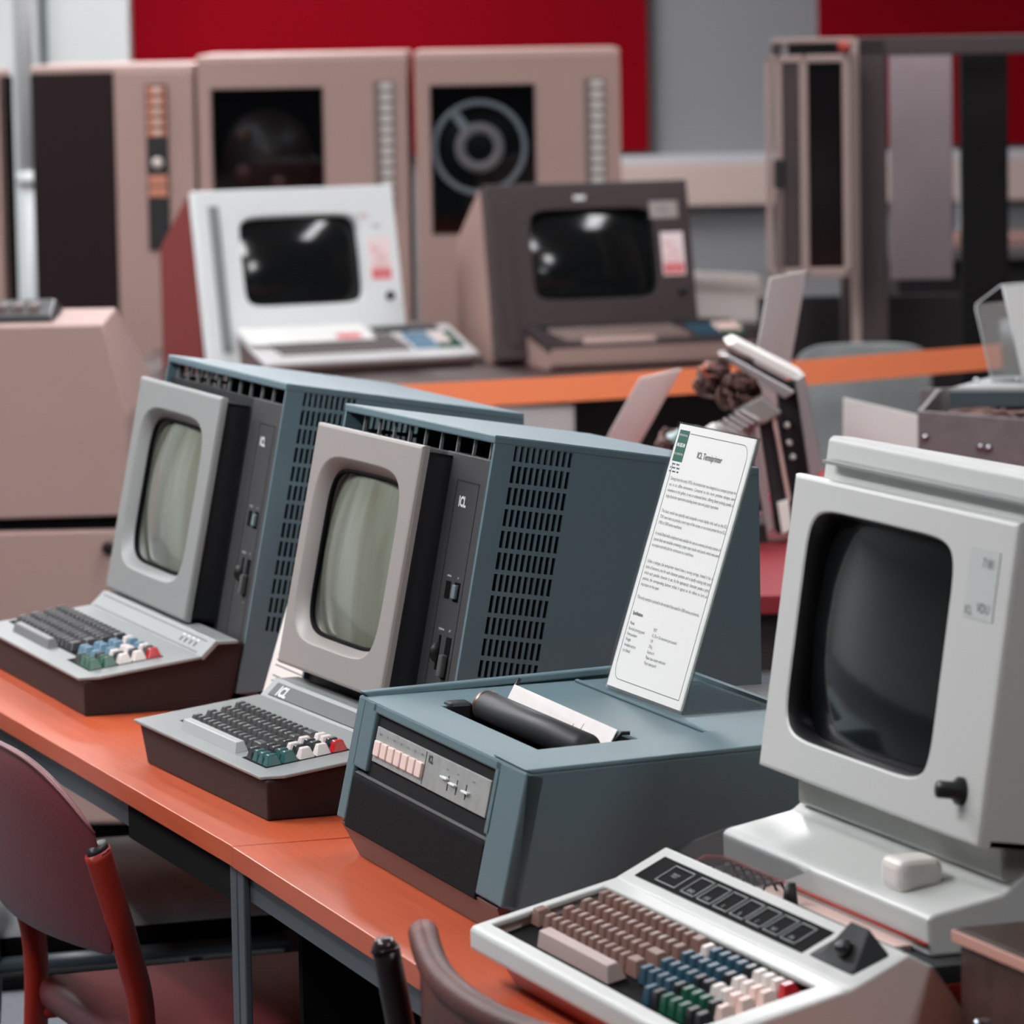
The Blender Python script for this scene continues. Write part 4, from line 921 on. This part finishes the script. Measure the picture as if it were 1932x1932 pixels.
def metal_box():
    t = thing('metal_box', Fr(0, 0), RB, 'open topped grey metal box with wiring inside, at the right edge', 'equipment box')
    mg = mat('galvanised', (128, 122, 122), .5, metal=.5, var=.2, vscale=40, bump=.4, bscale=300)
    a, c = .672, 1.12; D = 7.66
    b = MB()
    b.poly([(a, D, .7205), (c, D-.12, .7205), (c, D-.11, .7205), (a+.004, D+.01, .7205)], [(a, D, .938), (c, D-.12, .905), (c, D-.11, .905), (a+.004, D+.01, .938)], mg, .001)
    b.poly([(a, D, .7205), (a+.008, D, .7205), (a+.068, D+.30, .7205), (a+.06, D+.30, .7205)], [(a, D, .938), (a+.008, D, .938), (a+.068, D+.30, .95), (a+.06, D+.30, .95)], mg, .001)
    b.box(a+.03, c, D+.29, D+.30, .7205, .95, mg)
    b.build('housing', t)
    for (x, z) in ((a+.012, .895), (a+.100, .880), (a+.113, .878)): MB().lathe([(.001, 0), (.0065, 0), (.004, .004), (.001, .005)], chrome, lambda u, v, w_, x=x, z=z: (x+u, D-.004-(x-a)*.268-w_, z+v), 12).build('rivet', t)
    rnd = random.Random(5); b = MB()
    for q in range(10): b.tube([(a+.06+.04*k+rnd.uniform(-.01, .01), D+.02+rnd.uniform(0, .1), .915+rnd.uniform(-.02, .018)) for k in range(9)], .005, mat('brown_wire', (124, 92, 84), .6), 6)
    b.build('wire_loom', t)
    bk = mat('tray_slate', (62, 72, 78), .45)
    b = MB()
    b.poly([(a+.065, D+.10, .935), (c, D+.02, .935), (c, D+.034, .935), (a+.065, D+.114, .935)], [(a+.062, D+.10, .966), (c, D+.02, .966), (c, D+.034, .966), (a+.062, D+.114, .966)], bk, .001)
    b.poly([(a+.062, D+.10, .960), (c, D+.02, .960), (c+.05, D+.34, .960), (a+.16, D+.34, .960)], [(a+.062, D+.10, .966), (c, D+.02, .966), (c+.05, D+.34, .966), (a+.16, D+.34, .966)], mat('tray_grey', (150, 152, 150), .4), .001)
    b.build('tray', t)
    for x in (a+.12, a+.19): MB().lathe([(.001, 0), (.006, 0), (.005, .006), (.001, .007)], chrome, lambda u, v, w_, x=x: (x+u, D+.22+v, .966+w_), 12).build('rivet', t)
    s = thing('sign_holder', Fr(.866, D+.16, .9672), RB+R(50), 'clear acrylic holder with white card standing on the grey metal box', 'sign holder')
    l = R(14.6); H = .168; d = .065
    Tc = slope((0, 0), (H*math.sin(l), H*math.cos(l)))
    MB().box(0, .26, .001, H, -.001, .0, paper, Tc).build('white_card', s)
    Tb = slope((d, 0), (d+.135*math.sin(l), .135*math.cos(l)))
    MB().box(0, .26, .001, .135, 0, .0015, clear, Tb).box(0, .26, 0, d, 0, .0015, clear).build('clear_panel', s)
    gm = mat('acrylic_edge', (205, 210, 210), .2)
    e = [(0, d, .001), Tb(0, .128), Tb(0, .135, .004), Tc(0, H+.002, -.004), Tc(0, H+.002, .001), Tc(.26, H+.002, .001)]
    MB().tube(e, .0012, gm, 6).tube([Tc(0, H, .001), Tc(0, .002, .001)], .001, gm, 6).build('acrylic_edge', s)
metal_box()

# ------------------------------------------------------------------ chairs
def padded_back(t, w, zb, zt, dep, m, drop, curve=.03, y0=0, lean=.12, name='backrest', round_=.04):
    """padded backrest, wrapped and curved, with rounded top"""
    b = MB(); i_ = b.mi(m); NX, NZ = 20, 10
    def P(q, r, s_):
        x = (q-.5)*w; e = abs(2*q-1)
        top = zt-drop*e**3; z = zb+(top-zb)*r
        y = y0+lean*(z-zb)+curve*(1-e**2)*-1
        th = dep*(1-.75*e**6)*(1-.7*r**8)*(1-.5*(1-r)**8)
        return (x, y+s_*th, z)
    F = [[b.bm.verts.new(P(i/NX, j/NZ, -1)) for j in range(NZ+1)] for i in range(NX+1)]
    K = [[b.bm.verts.new(P(i/NX, j/NZ, 1)) for j in range(NZ+1)] for i in range(NX+1)]
    q = b.bm.faces.new
    for i in range(NX):
        for j in range(NZ):
            q((F[i][j], F[i+1][j], F[i+1][j+1], F[i][j+1])); q((K[i][j], K[i][j+1], K[i+1][j+1], K[i+1][j]))
        q((F[i][0], K[i][0], K[i+1][0], F[i+1][0])); q((F[i][NZ], F[i+1][NZ], K[i+1][NZ], K[i][NZ]))
    for j in range(NZ):
        q((F[0][j], F[0][j+1], K[0][j+1], K[0][j])); q((F[NX][j], K[NX][j], K[NX][j+1], F[NX][j+1]))
    o = b.build(name, t, smooth=True)
    s = o.modifiers.new('s', 'SUBSURF'); s.levels = 1; s.render_levels = 2
    pip = [P(k/30, .985, -1.0) for k in range(31)]
    MB().tube(pip, .0022, m, 6).build('piping', t)
    return o
# maroon chair
t = thing('stacking_chair', (-.50, -.075, 0), R(2), 'maroon vinyl chair with bright red frame at lower left', 'chair')
b = padded_back(t, .47, .555, .775, .015, redvin, .075, curve=.035, y0=.0, lean=-.12)
MB().box(-.21, .21, .03, .42, .405, .450, redvin, bev=.02, seg=3).build('seat', t, smooth=True)
for s_ in (-1, 1):
    x = .222*s_
    pts = curve_pts([(x, .025, .0), (x, .030, .30), (x, .036, .47), (x*1.0, .020, .56), (x*1.0, -.012, .675)])
    MB().tube(pts, [(.012, .023)]*len(pts), redfr, 12).build('rear_leg', t)
    MB().tube([(x, -.010, .672), (x, -.013, .683)], [(.0115, .021), (.009, .017)], black, 12).build('end_cap', t)
    MB().tube(curve_pts([(x*.92, .40, 0), (x*.92, .395, .40)]), .011, redfr, 10).build('front_leg', t)
    MB().tube([(x, .035, .40), (x*.94, .40, .40)], .010, redfr, 10).build('seat_rail', t)
# brown leather chair
t = thing('leather_chair', (1.185, -.075, 0), R(0), 'worn brown leather chair in the foreground at bottom centre', 'chair')
padded_back(t, .50, .54, .796, .018, leath, -.018, curve=.033, y0=.0, lean=-.08)
rim = [((k/24-.5)*.5, -.08*.258-.033*(1-abs(2*k/24-1)**2), .796+.018*abs(2*k/24-1)**3-.010) for k in range(25)]
MB().tube(rim, .0135, leath, 14).build('top_roll', t)
MB().box(-.24, .24, .04, .50, .40, .47, leath, bev=.025, seg=3).build('seat', t, smooth=True)
for s_ in (-1, 1):
    x = .262*s_
    pts = curve_pts([(x, .0, 0), (x, .0, .40), (x, -.02, .60), (x, -.052, .792)])
    MB().tube(pts, .0125, mat('dark_frame', (40, 26, 26), .35), 14).build('rear_leg', t)
    MB().tube([(x, -.052, .789), (x, -.0535, .800)], [.0135, .008], mat('cap_brown', (50, 34, 34), .25), 14).build('end_cap', t)
    MB().tube([(x, .46, 0), (x, .46, .42)], .013, MATS['dark_frame'], 12).build('front_leg', t)
# grey chair
t = thing('upholstered_chair', (-1.33, .08, 0), R(0), 'grey fabric chair with slate frame tucked under the left desk', 'chair')
b = MB(); NX = 14
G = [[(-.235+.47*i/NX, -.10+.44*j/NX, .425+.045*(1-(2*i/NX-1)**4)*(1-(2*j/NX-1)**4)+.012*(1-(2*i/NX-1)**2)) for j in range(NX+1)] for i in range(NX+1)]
b.grid(G, mat('grey_fabric_lightened', (176, 182, 182), .95, var=.3, vscale=14, bump=.8, bscale=700)); o = b.build('seat', t, smooth=True); solid(o, .03)  # seat colour lightened to stand in for light missing under the desk
MB().box(-.235, .235, -.10, .34, .392, .420, pitch, bev=.006).build('seat_board', t)
for s_ in (-1, 1):
    x = .245*s_
    MB().tube(curve_pts([(x, -.16, 0), (x, -.115, .22), (x, -.10, .40), (x, -.125, .60), (x, -.15, .80)]), .0135, bluefr, 12).build('rear_leg', t)
    MB().tube([(x, .31, 0), (x, .31, .40)], .0125, bluefr, 12).build('front_leg', t)
    MB().tube([(x, -.10, .385), (x, .31, .385)], .011, bluefr, 12).build('seat_rail', t)
padded_back(t, .44, .56, .80, .016, grey_fab, .05, curve=.02, y0=-.125, lean=-.15)

o = MB().box(-2.87, -2.70, -.9, 1.7, 0, .03, pitch, bev=.008).build('cable_cover'); tag(o, 'black floor cable cover running behind the left desk', 'cable cover')
